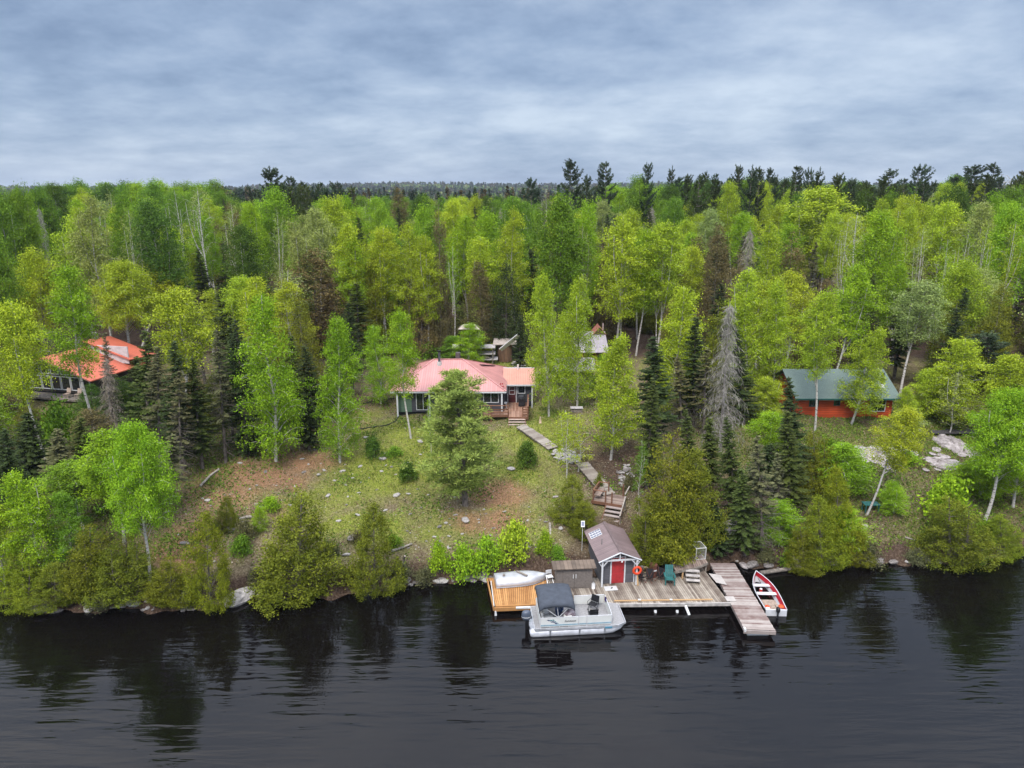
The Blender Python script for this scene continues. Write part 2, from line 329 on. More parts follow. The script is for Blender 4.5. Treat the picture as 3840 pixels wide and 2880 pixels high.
def skypine(key,seed,h=22,R=3.6,cb=0.45):
    r=np.random.default_rng(seed); tr=TB(); tr.t([(0,0,0),(0.25,0,h*0.5),(0,0.1,h*0.6),(0.1,-0.1,h*0.99)],0.25,0.03,7); C=[];U=[];W=[];tn=[]
    z=cb*h; wind=r.uniform(0,6.28)
    while z<h*0.97:
        s=(z/h-cb)/(1-cb)
        for k in range(r.integers(3,6)):
            az=r.uniform(0,6.28); L=R*((1-s)**0.6)*min(1,0.5+s*2)*r.uniform(0.35,1.1)*(1+0.3*math.cos(az-wind))+0.3
            d=np.array([math.cos(az),math.sin(az),0]); sd=np.array([-d[1],d[0],0]); p0=np.array([0,0,z]); p1=p0+d*L*0.6+np.array([0,0,L*0.05]); p2=p0+d*L+np.array([0,0,L*(0.28+0.35*s)])
            path=np.array(bez(p0,p1,p2,9)); tr.t([tuple(q) for q in path[::2]],0.06,0.015,4); tb=r.uniform()
            for q in np.linspace(0.35,1,max(4,int(L*4.2))):
                c=path[int(8*q)]
                for _ in range(4):
                    cc=c+sd*r.normal()*0.16*L**0.5*(1.2-q*.6)+d*r.normal()*0.1; dv=unit(d*0.6+sd*r.uniform(-.9,.9)+np.array([0,0,r.uniform(.1,.9)]))
                    for __ in range(4):
                        dd=unit(dv+r.normal(size=3)*0.45); ln=r.uniform(.16,.32); C.append(cc+dd*ln*.8); U.append(dd*ln); W.append(unit(np.cross(dd,r.normal(size=3)))*0.05); tn.append(tb*.5+r.uniform(0,.4))
        z+=r.uniform(0.45,1.1)*(1.15-0.5*s)
    for _ in range(60):
        dd=unit(r.normal(size=3)*0.5+np.array([0,0,1])); c=np.array([0.1,-.1,h-r.uniform(0,1.2)]); C.append(c+dd*.2); U.append(dd*.28); W.append(unit(np.cross(dd,r.normal(size=3)))*0.05); tn.append(.5)
    proto(key,quads(np.array(C),np.array(U),np.array(W)),np.repeat(np.clip(tn,0,1),4),tr,M_needle,M_grey,h,R*2)
def snag(key,seed,h=14,R=1.9):
    r=np.random.default_rng(seed); tr=TB(); tr.t([(0,0,0),(0.05,0.03,h*0.5),(0,0,h)],0.15,0.012,7); C=[];U=[];W=[];z=0.12*h
    while z<h*0.98:
        s=z/h
        for k in range(5):
            L=R*(1-s)**0.75*r.uniform(0.25,1.3)+0.12; az=r.uniform(0,6.28); d=np.array([math.cos(az),math.sin(az),0]); sd=np.array([-d[1],d[0],0]); p0=np.array([0,0,z+r.uniform(-.15,.15)])
            f=lambda q: p0+d*L*q+np.array([0,0,L*(0.2*q-0.75*q*q)])
            tr.t([tuple(f(q)) for q in (0,.3,.65,1)],0.02,0.006,3)
            for q in np.linspace(0.2,1,int(4+L*5)):
                p=f(q)
                for _ in range(2):
                    dv=unit(sd*r.uniform(-1,1)+d*r.uniform(-.2,.6)+np.array([0,0,-r.uniform(.3,1.5)])); ln=r.uniform(.12,.42)
                    C.append(p+dv*ln); U.append(dv*ln); W.append(unit(np.cross(dv,r.normal(size=3)))*0.014)
        z+=0.3*r.uniform(0.8,1.3)*(1-0.4*s)
    proto(key,quads(np.array(C),np.array(U),np.array(W)),np.repeat(r.uniform(0.2,0.9,len(C)),4),tr,M_needle,M_snag,h,R*2)
def shrub(key,seed,h=1.6,R=1.0,n=70,per=34,leaf=0.07,sig=0.17,mt=None,needle=False):
    r=np.random.default_rng(seed); tr=TB(); cen=[]
    for i in range(n):
        az=r.uniform(0,6.28); e=r.uniform(0.05,1.5); q=r.uniform(0.55,1.0)
        lump=1+0.2*math.sin(az*2+seed)+0.15*math.sin(az*5)
        c=np.array([math.cos(az)*math.cos(e)*R*q*lump,math.sin(az)*math.cos(e)*R*q*lump,0.12+math.sin(e)*h*0.92*q*(1+0.15*math.sin(az*3))]); cen.append(c)
        if i%2==0: tr.t([(c[0]*0.1,c[1]*0.1,0),tuple(c*np.array([.6,.6,.8])),tuple(c)],0.014,0.004,3)
    cen=np.array(cen); P=(cen[:,None,:]+r.normal(size=(n,per,3))*sig).reshape(-1,3)
    proto(key,leafcloud(P,leaf,r,0.4),tone_of(r,cen,per),tr,M_needle if needle else M_leaf,mt or M_grey,h,R*2)
for i in range(5): broadleaf('birchlow#%d'%i,20+i,h=12,R=2.5,cb=0.12+0.03*i,n=70,forks=i%3,leaf=0.068,per=66,sig=0.26,bend=0.5,sparse=1.0)
for i in range(3): broadleaf('birchbig#%d'%i,300+i,h=13,R=3.7,cb=(0.2,0.28,0.42)[i],n=96,ncl=8,forks=2,leaf=0.07,per=74,sig=0.29,bend=0.9,trunkr=0.17)
for i in range(5): broadleaf('birch#%d'%i,40+i,h=15,R=2.6,cb=0.32+0.06*i,n=50,forks=1+i%2,leaf=0.078,per=64,sig=0.30,bend=0.7,round_=0.6,sparse=1.0)
for i in range(2): broadleaf('birchthin#%d'%i,60+i,h=10,R=1.5,cb=0.25,n=30,ncl=3,per=22,forks=1,leaf=0.08,sig=0.24,trunkr=0.07)
for i in range(4): broadleaf('aspen#%d'%i,70+i,h=16,R=3.2,cb=0.38,n=54,ncl=6,per=74,forks=2,leaf=0.092,sig=0.38,round_=0.75,droop=0.1,mt=M_grey if i%2 else M_birch,rise=0.6)
for i in range(3): broadleaf('baretop#%d'%i,90+i,h=16,R=3.0,cb=0.5,n=26,ncl=4,per=16,forks=3,leaf=0.09,sig=0.45,round_=0.8,trunkr=0.16)
for i in range(4): spruce('spruce#%d'%i,110+i,h=13+i,R=1.9,cb=0.05+0.04*i,dead=0.1)
for i in range(3): spruce('sprucemoss#%d'%i,120+i,h=14,R=2.0,cb=0.10,dead=0.75,irr=0.4)
for i in range(3): cedar('cedar#%d'%i,130+i,h=7,R=2.1,tops=1+i,n=470,per=54,leaf=0.062,sig=0.135)
for i in range(3): cedar('cedartall#%d'%i,140+i,h=13,R=2.3,tops=1+(i==1),n=440,per=58,leaf=0.08,sig=0.23)
for i in range(6): skypine('pine#%d'%i,150+i,h=22,R=3.9+0.5*(i%3),cb=0.34+0.06*(i%3))
pine('whitepine#0',160,h=11.5,R=3.5,cb=0.12,n=84,ncl=9,per=70,needle=0.14,sig=0.27,up=0.20,taper=0.36)
for i in range(2): snag('snag#%d'%i,170+i)
for i in range(3): shrub('shrub#%d'%i,180+i)
for i in range(2): shrub('bush#%d'%i,190+i,h=1.4,R=0.8,n=110,per=40,leaf=0.05,sig=0.11,needle=True)
C_={'lime':(0.38,0.49,0.03),'fresh':(0.27,0.44,0.022),'yellow':(0.39,0.46,0.03),'green':(0.17,0.30,0.024),'pale':(0.33,0.40,0.11),
 'deep':(0.09,0.165,0.022),'olive':(0.18,0.205,0.02),'brown':(0.175,0.14,0.055),'spruce':(0.082,0.112,0.028),'dark':(0.055,0.08,0.026),
 'moss':(0.15,0.15,0.065),'pine':(0.065,0.10,0.05),'wpine':(0.36,0.44,0.09),'grey':(0.38,0.335,0.275),'cedar':(0.22,0.27,0.02),'tan':(0.26,0.22,0.14)}
NAMES={'birchbig':('birch_tree','birch'),'birchlow':('birch_tree','birch'),'birch':('birch_tree','birch'),'birchthin':('birch_tree','birch'),'aspen':('aspen_tree','aspen'),'baretop':('aspen_tree','aspen'),
 'spruce':('spruce_tree','spruce'),'sprucemoss':('spruce_tree','spruce'),'cedar':('cedar_tree','cedar'),'cedartall':('cedar_tree','cedar'),'pine':('pine_tree','pine'),
 'whitepine':('pine_tree','pine'),'snag':('dead_tree','dead tree'),'shrub':('shrub','shrub'),'bush':('shrub','shrub')}
TREES=[]   # (x,y,r,hero)
_cnt={}
WK={'birchbig':1.15,'birchlow':1.28,'birch':1.25,'aspen':1.12,'baretop':1.1,'spruce':1.25,'sprucemoss':1.25,'cedar':1.22,'cedartall':1.15,'snag':1.2,'pine':1.5,'whitepine':1.05}
def plant(kind,base,top,w,tone,label,group=None,var=None,jit=0.12,cat=None):
    w=w*WK.get(kind,1.0)
    """one tree: an Empty at its foot, a trunk and a crown; axis runs from base to top"""
    ps=PROTO[kind]; _cnt[kind]=_cnt.get(kind,-1)+1; me,tm,rh,rw=ps[(var if var is not None else _cnt[kind])%len(ps)]
    ax=Vector(top)-Vector(base); hh=ax.length*(1.05 if kind in('aspen','birch','birchlow','baretop') else 1.0); nme,ct=NAMES[kind]
    e=thing(nme,label,cat or ct,Vector(base)-Vector((0,0,0.12)),group=group)
    e.rotation_mode='QUATERNION'; q=ax.normalized().to_track_quat('Z','Y'); spin=Matrix.Rotation(rnd.uniform(0,6.28),4,'Z').to_quaternion(); e.rotation_quaternion=q@spin
    e.scale=(w/rw,w/rw,hh/rh)
    c=C_[tone] if isinstance(tone,str) else tone; k=rnd.uniform(1-jit,1+jit); g=rnd.uniform(-jit,jit)*0.6
    tr=link('trunk',tm,e); cr=link('crown',me,e); cr.color=(c[0]*k*(1+g),c[1]*k,c[2]*k*(1-g),1)
    TREES.append((base[0],base[1],w/2)); return e
def hero(kind,ub,vb,ut,vt,wpx,tone,label,group=None,var=None,cat=None):
    if wpx<0: wpx=-wpx/WK.get(kind,1)
    b=ground(ub,vb); t=py(ut,vt,b.y); w=wpx*depth((b.x,b.y,(b.z+t.z)/2))/FPX
    return plant(kind,b,t,w,tone,label,group,var,cat=cat)
def bytop(kind,ut,vt,Hm,wpx,tone,label,group=None,var=None,maxy=420):
    d=ray(ut,vt); y=88.0
    if vt<712:                      # stands against the sky: a tree of the far rows
        y=rnd.uniform(125,170) if kind in('pine','cedartall','spruce') else rnd.uniform(150,190)
    while y<maxy:
        t=y/d[1]; x,z=d[0]*t,CH+d[2]*t
        if vt<712 or z<=H(x,y)+Hm: break
        y+=0.5
    w=wpx*t/FPX*1.15; b=Vector((x,y,H(x,y)))
    return plant(kind,b,Vector((x+rnd.uniform(-.6,.6),y,z)),w,tone,label,group,var)
# ---------------------------------------------------------------- render settings, camera, light, sky
SC.render.engine='CYCLES'; SC.cycles.max_bounces=4; SC.cycles.diffuse_bounces=1; SC.cycles.glossy_bounces=2; SC.cycles.transmission_bounces=3; SC.cycles.transparent_max_bounces=4; SC.cycles.volume_bounces=0
SC.view_settings.view_transform='Standard'; SC.view_settings.look='None'; SC.view_settings.exposure=EXPO; SC.view_settings.gamma=1
cam=bpy.data.cameras.new('camera'); co=bpy.data.objects.new('camera',cam); COL.objects.link(co); SC.camera=co
cam.sensor_width=36; cam.lens=36*FPX/3840; cam.clip_end=20000; cam.clip_start=0.5; co.location=(0,0,CH); co.rotation_euler=(math.pi/2-PIT,0,0)
SUN_E,SUN_A=rad(52),rad(200)   # high, behind and to the left of the camera
sl=bpy.data.lights.new('sun','SUN'); sl.energy=SUN_W; sl.angle=rad(12); sl.color=(1,0.95,0.88); so=bpy.data.objects.new('sun',sl); COL.objects.link(so)
dv=Vector((math.sin(SUN_A)*math.cos(SUN_E),math.cos(SUN_A)*math.cos(SUN_E),math.sin(SUN_E))); so.rotation_euler=dv.to_track_quat('Z','Y').to_euler(); so.location=(0,-20,80)
W=bpy.data.worlds.new('World'); SC.world=W; W.use_nodes=True; ns=W.node_tree.nodes; L=W.node_tree.links; ns.clear()
out=N(ns,'ShaderNodeOutputWorld'); bg=N(ns,'ShaderNodeBackground'); bg.inputs[1].default_value=0.1; L.new(bg.outputs[0],out.inputs[0])
sky=N(ns,'ShaderNodeTexSky',sky_type='NISHITA'); sky.sun_disc=False; sky.sun_elevation=SUN_E; sky.sun_rotation=SUN_A
tc=N(ns,'ShaderNodeTexCoord'); sp=N(ns,'ShaderNodeSeparateXYZ'); L.new(tc.outputs['Generated'],sp.inputs[0])
mz=N(ns,'ShaderNodeMath',operation='MAXIMUM'); L.new(sp.outputs[2],mz.inputs[0]); mz.inputs[1].default_value=0.0
za=N(ns,'ShaderNodeMath',operation='ADD'); L.new(mz.outputs[0],za.inputs[0]); za.inputs[1].default_value=0.24
dx=N(ns,'ShaderNodeMath',operation='DIVIDE'); L.new(sp.outputs[0],dx.inputs[0]); L.new(za.outputs[0],dx.inputs[1])
dy=N(ns,'ShaderNodeMath',operation='DIVIDE'); L.new(sp.outputs[1],dy.inputs[0]); L.new(za.outputs[0],dy.inputs[1])
cb=N(ns,'ShaderNodeCombineXYZ'); L.new(dx.outputs[0],cb.inputs[0]); L.new(dy.outputs[0],cb.inputs[1])
mp=N(ns,'ShaderNodeMapping'); mp.inputs['Scale'].default_value=(0.50,0.85,1); mp.inputs['Rotation'].default_value=(0,0,rad(8)); mp.inputs['Location'].default_value=(3.1,1.7,0); L.new(cb.outputs[0],mp.inputs[0])
n1=N(ns,'ShaderNodeTexNoise'); n1.inputs['Scale'].default_value=1.1; n1.inputs['Detail'].default_value=5; n1.inputs['Roughness'].default_value=0.5; n1.inputs['Distortion'].default_value=0.7; L.new(mp.outputs[0],n1.inputs[0])
mp2=N(ns,'ShaderNodeMapping'); mp2.inputs['Scale'].default_value=(2.2,2.2,1); mp2.inputs['Location'].default_value=(7,2,0); L.new(cb.outputs[0],mp2.inputs[0])
n2=N(ns,'ShaderNodeTexNoise'); n2.inputs['Scale'].default_value=1.6; n2.inputs['Detail'].default_value=8; n2.inputs['Roughness'].default_value=0.62; L.new(mp2.outputs[0],n2.inputs[0])
am=N(ns,'ShaderNodeMix',data_type='FLOAT'); am.inputs[0].default_value=0.35; L.new(n1.outputs[0],am.inputs[2]); L.new(n2.outputs[0],am.inputs[3])
cr=ramp(ns,[(0.37,(1.4,2.0,3.1)),(0.45,(2.05,2.75,3.95)),(0.53,(2.8,3.5,4.65)),(0.64,(4.0,4.7,5.65))]); L.new(am.outputs[0],cr.inputs[0])
mr=N(ns,'ShaderNodeMapRange'); mr.inputs[1].default_value=0.22; mr.inputs[2].default_value=0.95; mr.inputs[3].default_value=1.0; mr.inputs[4].default_value=ZEN; mr.interpolation_type='SMOOTHSTEP'; L.new(sp.outputs[2],mr.inputs[0])
vm=N(ns,'ShaderNodeVectorMath',operation='SCALE'); L.new(cr.outputs[0],vm.inputs[0]); L.new(mr.outputs[0],vm.inputs['Scale'])
mx=N(ns,'ShaderNodeMix',data_type='RGBA'); mx.inputs[0].default_value=0.92; L.new(sky.outputs[0],mx.inputs[6]); L.new(vm.outputs[0],mx.inputs[7]); 
# thick high cloud is whiter overhead than near the horizon
wt=N(ns,'ShaderNodeMix',data_type='RGBA',blend_type='MULTIPLY'); mr2=N(ns,'ShaderNodeMapRange'); mr2.inputs[1].default_value=0.2; mr2.inputs[2].default_value=0.7; L.new(sp.outputs[2],mr2.inputs[0]); L.new(mr2.outputs[0],wt.inputs[0]); wt.inputs[7].default_value=(1.18,1.0,0.86,1); L.new(mx.outputs[2],wt.inputs[6])
L.new(wt.outputs[2],bg.inputs[0])
# ---------------------------------------------------------------- ground sheet
xs=np.concatenate([-6000*np.linspace(1,0.0,26)[:-1]**2.2-80, np.arange(-80,-46,1.5),np.arange(-46,46,0.28),np.arange(46,80,1.5),80+6000*np.linspace(0,1,26)**2.2])
ys_=np.concatenate([np.array([-400,-150,-40,0,20,30]),np.arange(34,39,0.7),np.arange(39,84,0.28),np.arange(84,160,2.0),160+6800*np.linspace(0,1,60)**2.2])
X,Y=np.meshgrid(xs,ys_); Z=hgt(X,Y); fine=(np.abs(X)<46)&(Y>39)&(Y<84)
Z=Z+np.where(fine&(Z>0.1),R_.normal(size=Z.shape)*0.018,0)
nx,ny=len(xs),len(ys_); idx=np.arange(nx*ny).reshape(ny,nx)
F=np.stack([idx[:-1,:-1],idx[:-1,1:],idx[1:,1:],idx[1:,:-1]],-1).reshape(-1,4)
def blobs(lst):
    m=np.zeros_like(X)
    for u,v,a,b,s in lst:
        c=ground(u,v); m=np.maximum(m,s*np.exp(-(((X-c.x)/a)**2+((Y-c.y)/b)**2)**1.5))
    return m
G=blobs([(1450,1760,5,4,1),(1320,1830,3.5,2.5,.65),(1650,1680,6,3,.9),(1400,1970,3,2.0,.9),(1980,1640,3,3,.8),(1620,1780,4,2,.8),(2060,1600,2.5,6,.8),(1940,1780,3,3,.7),(1850,1340,7,4,1),(2000,1350,5,5,.9),
 (3560,1640,5,3,1),(1520,1620,4,3,.9),(1150,1900,3,2,.6),(250,1480,5,4,.6),(1700,1990,3,2,.5),(3200,1640,6,3,.5),(2080,1800,2,2,.5),(1980,1930,2.5,3,.35),(1290,1960,2,1.5,.8),(1340,1560,3,2,.6)])
S=blobs([(1880,1850,2.6,2.4,1),(1800,1960,3.0,1.6,.8),(960,1790,5,2.4,1),(1130,1735,4,1.6,.9),(700,2050,2.5,4,.9),(850,1850,4,3,.8),(1000,1900,4,2,.5),(1250,1600,4,2,.5),(1890,1960,2,2,.9),(760,1960,3,2,.5),(1300,1540,3.5,2.2,.4),(2610,2040,1.0,1.6,.9)])
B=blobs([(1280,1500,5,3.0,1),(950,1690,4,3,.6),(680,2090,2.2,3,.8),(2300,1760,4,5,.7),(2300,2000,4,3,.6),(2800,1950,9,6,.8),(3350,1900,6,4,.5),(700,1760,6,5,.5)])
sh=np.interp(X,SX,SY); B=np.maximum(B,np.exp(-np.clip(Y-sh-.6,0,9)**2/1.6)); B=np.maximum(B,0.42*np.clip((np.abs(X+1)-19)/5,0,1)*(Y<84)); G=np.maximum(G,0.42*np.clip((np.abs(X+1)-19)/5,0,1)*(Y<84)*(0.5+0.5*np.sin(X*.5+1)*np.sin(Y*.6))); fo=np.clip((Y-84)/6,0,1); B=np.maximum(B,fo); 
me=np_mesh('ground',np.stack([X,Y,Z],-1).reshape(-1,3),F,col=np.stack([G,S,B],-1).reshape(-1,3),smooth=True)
m,ns,L=nm('ground'); out=N(ns,'ShaderNodeOutputMaterial'); b=N(ns,'ShaderNodeBsdfPrincipled'); b.inputs['Roughness'].default_value=0.95; b.inputs['Specular IOR Level'].default_value=0.1; L.new(b.outputs[0],out.inputs[0])
tc=N(ns,'ShaderNodeTexCoord'); vc=N(ns,'ShaderNodeVertexColor',layer_name='tint'); sp=N(ns,'ShaderNodeSeparateColor'); L.new(vc.outputs[0],sp.inputs[0])
def noise(sc,det=8,rough=0.6,dist=0.0):
    n=N(ns,'ShaderNodeTexNoise'); n.inputs['Scale'].default_value=sc; n.inputs['Detail'].default_value=det; n.inputs['Roughness'].default_value=rough; n.inputs['Distortion'].default_value=dist; L.new(tc.outputs['Object'],n.inputs[0]); return n
def mixc(fac,a,bb):
    x=N(ns,'ShaderNodeMix',data_type='RGBA'); L.new(fac,x.inputs[0]); L.new(a,x.inputs[6]); L.new(bb,x.inputs[7]); return x.outputs[2]
def maskn(chan,nz,lo,hi,k=0.9):
    a=N(ns,'ShaderNodeMath',operation='MULTIPLY_ADD'); L.new(nz.outputs[0],a.inputs[0]); a.inputs[1].default_value=k; L.new(chan,a.inputs[2])
    r=ramp(ns,[(lo,(0,0,0)),(hi,(1,1,1))]); sc=N(ns,'ShaderNodeMath',operation='MULTIPLY'); sc.inputs[1].default_value=0.6; L.new(a.outputs[0],sc.inputs[0]); L.new(sc.outputs[0],r.inputs[0]); return r.outputs[0]
nA=noise(0.9,10,0.7); nB=noise(7,10,0.75); nC=noise(0.35,6,0.6,0.5); nD=noise(22,4,0.6)
duff=ramp(ns,[(0.3,(0.05,0.036,0.022)),(0.44,(0.135,0.10,0.06)),(0.54,(0.22,0.175,0.105)),(0.66,(0.40,0.33,0.23))]); L.new(nB.outputs[0],duff.inputs[0])
grs=ramp(ns,[(0.28,(0.07,0.075,0.02)),(0.44,(0.16,0.20,0.03)),(0.56,(0.28,0.30,0.05)),(0.7,(0.42,0.36,0.18))]); L.new(nB.outputs[0],grs.inputs[0])
soil=ramp(ns,[(0.3,(0.12,0.07,0.04)),(0.46,(0.27,0.16,0.085)),(0.56,(0.37,0.20,0.11)),(0.7,(0.46,0.35,0.23))]); L.new(nB.outputs[0],soil.inputs[0])
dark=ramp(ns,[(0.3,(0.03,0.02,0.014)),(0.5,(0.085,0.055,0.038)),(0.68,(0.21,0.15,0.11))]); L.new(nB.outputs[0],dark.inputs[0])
gen=ramp(ns,[(0.46,(0,0,0)),(0.64,(0.6,0.6,0.6))]); L.new(nC.outputs[0],gen.inputs[0])
c=mixc(gen.outputs[0],duff.outputs[0],grs.outputs[0])
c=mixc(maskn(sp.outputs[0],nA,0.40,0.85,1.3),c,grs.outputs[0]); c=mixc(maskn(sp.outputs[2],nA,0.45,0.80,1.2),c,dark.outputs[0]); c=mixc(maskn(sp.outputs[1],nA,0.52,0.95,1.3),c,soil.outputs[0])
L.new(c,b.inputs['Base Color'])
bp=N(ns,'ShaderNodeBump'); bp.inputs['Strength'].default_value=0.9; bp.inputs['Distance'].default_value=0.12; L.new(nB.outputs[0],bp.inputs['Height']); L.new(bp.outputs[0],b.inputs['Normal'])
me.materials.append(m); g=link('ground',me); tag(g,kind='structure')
# ---------------------------------------------------------------- water
m,ns,L=nm('water'); out=N(ns,'ShaderNodeOutputMaterial'); b=N(ns,'ShaderNodeBsdfPrincipled'); L.new(b.outputs[0],out.inputs[0])
b.inputs['Base Color'].default_value=(0.004,0.003,0.003,1); b.inputs['Roughness'].default_value=0.02; b.inputs['IOR'].default_value=WIOR
tc=N(ns,'ShaderNodeTexCoord')
def rip(sc,rot,stretch,det,dist):
    mp=N(ns,'ShaderNodeMapping'); mp.inputs['Rotation'].default_value=(0,0,rot); mp.inputs['Scale'].default_value=stretch; L.new(tc.outputs['Object'],mp.inputs[0])
    n=N(ns,'ShaderNodeTexNoise'); n.inputs['Scale'].default_value=sc; n.inputs['Detail'].default_value=det; n.inputs['Distortion'].default_value=dist; L.new(mp.outputs[0],n.inputs[0]); return n
r1=rip(2.0,rad(-36),(0.13,1.0,1),2.0,0.25); r2=rip(2.2,rad(-18),(0.30,1,1),2.0,0.5); r3=rip(0.22,0,(1,1,1),2,0); r4=rip(0.5,rad(-35),(0.3,1,1),1.0,0.3)
a1=N(ns,'ShaderNodeMath',operation='MULTIPLY_ADD'); L.new(r2.outputs[0],a1.inputs[0]); a1.inputs[1].default_value=0.35; L.new(r1.outputs[0],a1.inputs[2]); a2=N(ns,'ShaderNodeMath',operation='MULTIPLY_ADD'); L.new(r4.outputs[0],a2.inputs[0]); a2.inputs[1].default_value=1.3; L.new(a1.outputs[0],a2.inputs[2]); a1=a2
st=ramp(ns,[(0.35,(0.35,)*3),(0.65,(1,1,1))]); L.new(r3.outputs[0],st.inputs[0])
bp=N(ns,'ShaderNodeBump'); bp.inputs['Distance'].default_value=WBUMP; L.new(a1.outputs[0],bp.inputs['Height']); L.new(st.outputs[0],bp.inputs['Strength']); L.new(bp.outputs[0],b.inputs['Normal'])
wm=MB().add([(-500,-400,0),(500,-400,0),(500,90,0),(-500,90,0)],[(0,1,2,3)]).build('water',m); tag(wm,kind='structure')
# ---------------------------------------------------------------- air
m,ns,L=nm('haze'); out=N(ns,'ShaderNodeOutputMaterial'); pv=N(ns,'ShaderNodeVolumePrincipled'); pv.inputs['Color'].default_value=(0.80,0.88,1,1); pv.inputs['Density'].default_value=HAZE; pv.inputs['Anisotropy'].default_value=0.2; L.new(pv.outputs[0],out.inputs['Volume'])
if HAZE>0:
    hz=MB().box(-6300,6300,-420,7100,-5,75).build('haze',m); tag(hz,kind='stuff',label='thin blue air between the far wooded hills',cat='haze')

# ---- ground cover: grass tufts, twigs and leaf litter on the open slope, too many to count
def scatter(name,label,n,cols,region,size,up,asp,chan,seed,lo=0.25,cat='grass'):
    r=np.random.default_rng(seed); x=r.uniform(region[0],region[1],n*4); y=r.uniform(region[2],region[3],n*4)
    ix=np.clip(np.searchsorted(xs,x),0,nx-1); iy=np.clip(np.searchsorted(ys_,y),0,ny-1); w=chan[iy,ix]; clumps=0.5+0.5*np.sin(x*1.9+np.sin(y*1.3)*2)*np.sin(y*2.3+x*0.7)
    k=(r.uniform(size=len(x))<w*(0.35+0.65*clumps))&(hgt(x,y)>0.35); x,y=x[k][:n],y[k][:n]; z=hgt(x,y); m=len(x)
    s=size*r.uniform(0.5,1.5,(m,1)); U=np.stack([r.normal(size=m)*(1-up),r.normal(size=m)*(1-up),np.full(m,up)+r.uniform(-.1,.1,m)],-1); U=U/np.linalg.norm(U,axis=1,keepdims=True)
    Wd=np.cross(U,r.normal(size=(m,3))); Wd=Wd/np.linalg.norm(Wd,axis=1,keepdims=True); C=np.stack([x,y,z],-1)+U*s*0.8*up+np.array([0,0,.01])
    V,F=quads(C,U*s,Wd*s*asp); cc=np.array(cols)[r.integers(0,len(cols),m)]*r.uniform(.75,1.25,(m,1))
    me=np_mesh(name,V,F,tone=np.repeat(r.uniform(.3,.7,m),4),col=np.repeat(cc,4,0)); me.materials.append(M_leafattr); tag(link(name,me),label,cat,kind='stuff')
open_=np.where((np.interp(X,SX,SY)+1.2<Y)&(Y<90),1.0,0)
scatter('grass','short yellow green grass tufts over the open lawn',120000,[(.22,.27,.04),(.30,.31,.08),(.14,.20,.03),(.38,.33,.15)],(-34,40,44,86),0.07,0.75,0.22,np.clip(G*1.2,0,1)*open_,21)
scatter('leaf_litter','brown leaf litter and dry twigs strewn over the slope',130000,[(.22,.14,.08),(.36,.28,.19),(.10,.065,.04),(.30,.18,.10),(.45,.40,.32)],(-45,45,44,80),0.055,0.15,0.5,np.clip(1-G*.7,0.1,1)*open_,22,cat='leaf litter')
scatter('ground_plants','low green ground plants between the grass and the shore',110000,[(.16,.25,.035),(.22,.32,.04),(.10,.17,.03)],(-45,45,44,72),0.09,0.5,0.5,(0.5+0.5*np.sin(X*0.9+1)*np.sin(Y*0.8+X*.3))**3*open_*0.9+0.55*np.clip((np.abs(X+1)-18)/4,0,1)*open_,23,cat='ground cover')
# ---------------------------------------------------------------- materials for things
WEATH=woodmat('weathered_deck',(0.45,0.385,0.31),(0.12,0.085,0.065)); NEWW=woodmat('new_deck',(0.58,0.30,0.11),(0.32,0.14,0.045)); REDW=woodmat('red_brown_deck',(0.36,0.27,0.22),(0.15,0.10,0.08))
RAMPW=woodmat('ramp_wood',(0.47,0.41,0.37),(0.17,0.10,0.085)); WALKW=woodmat('walk_wood',(0.42,0.37,0.31),(0.20,0.16,0.13)); STAIN=woodmat('stained_wood',(0.27,0.135,0.08),(0.12,0.055,0.035)); PINEW=woodmat('raw_pine',(0.62,0.40,0.20),(0.42,0.24,0.11))
OLDW=mat('old_timber',(0.26,0.22,0.18),0.9,var=0.3,scale=5,bump=0.4); SILV=mat('silver_log',(0.42,0.37,0.31),0.9,var=0.25,scale=6,bump=0.3)
WHITE=mat('white_paint',(0.72,0.72,0.73),0.5,var=0.06,scale=4); WPL=mat('white_plastic',(0.75,0.74,0.72),0.35,var=0.04); ALU=mat('aluminium',(0.62,0.63,0.66),0.38,metal=0.75,var=0.08,scale=5); ALUW=mat('dull_hull',(0.58,0.58,0.60),0.45,metal=0.3,var=0.12,scale=2)
GREYW=ribmat('grey_siding',(0.115,0.112,0.125),'Z',0.16,0.02,0.7,0.15); BROWNW=mat('brown_board',(0.20,0.17,0.15),0.85,var=0.12,scale=8,bump=0.2); BROOF=ribmat('brown_sheet_roof',(0.24,0.17,0.165),'Y',0.21,0.03,0.4,0.15)
LSROOF=ribmat('brown_plank_roof',(0.21,0.155,0.115),'X',0.26,0.02,0.85,0.3); REDP=mat('red_door_paint',(0.46,0.03,0.035),0.5,var=0.1,scale=5); RING=mat('ring_orange',(0.85,0.075,0.02),0.5,var=0.04)
BLK=mat('black_plastic',(0.012,0.012,0.014),0.45,var=0.1); BLKC=mat('black_cover',(0.02,0.02,0.024),0.6,var=0.3,scale=8,bump=0.8,bscale=5); CANV=mat('charcoal_canvas',(0.065,0.075,0.095),0.85,var=0.12,scale=3,bump=0.5,bscale=2.5)
PINK=ribmat('pink_metal_roof',(0.60,0.265,0.24),'X',0.23,0.02,0.4,0.10); PINKY=ribmat('pink_metal_roof_side',(0.58,0.255,0.23),'Y',0.23,0.02,0.4,0.10); ORNG=ribmat('orange_metal_roof',(0.62,0.15,0.085),'Y',0.25,0.02,0.45,0.08)
SLATE=ribmat('slate_siding',(0.062,0.062,0.075),'Z',0.18,0.025,0.7,0.12); GREENS=ribmat('green_siding',(0.10,0.17,0.11),'Z',0.18,0.02,0.7,0.12); LOGRED=ribmat('red_log_siding',(0.60,0.085,0.025),'Z',0.19,0.05,0.55,0.14,dark=0.6)
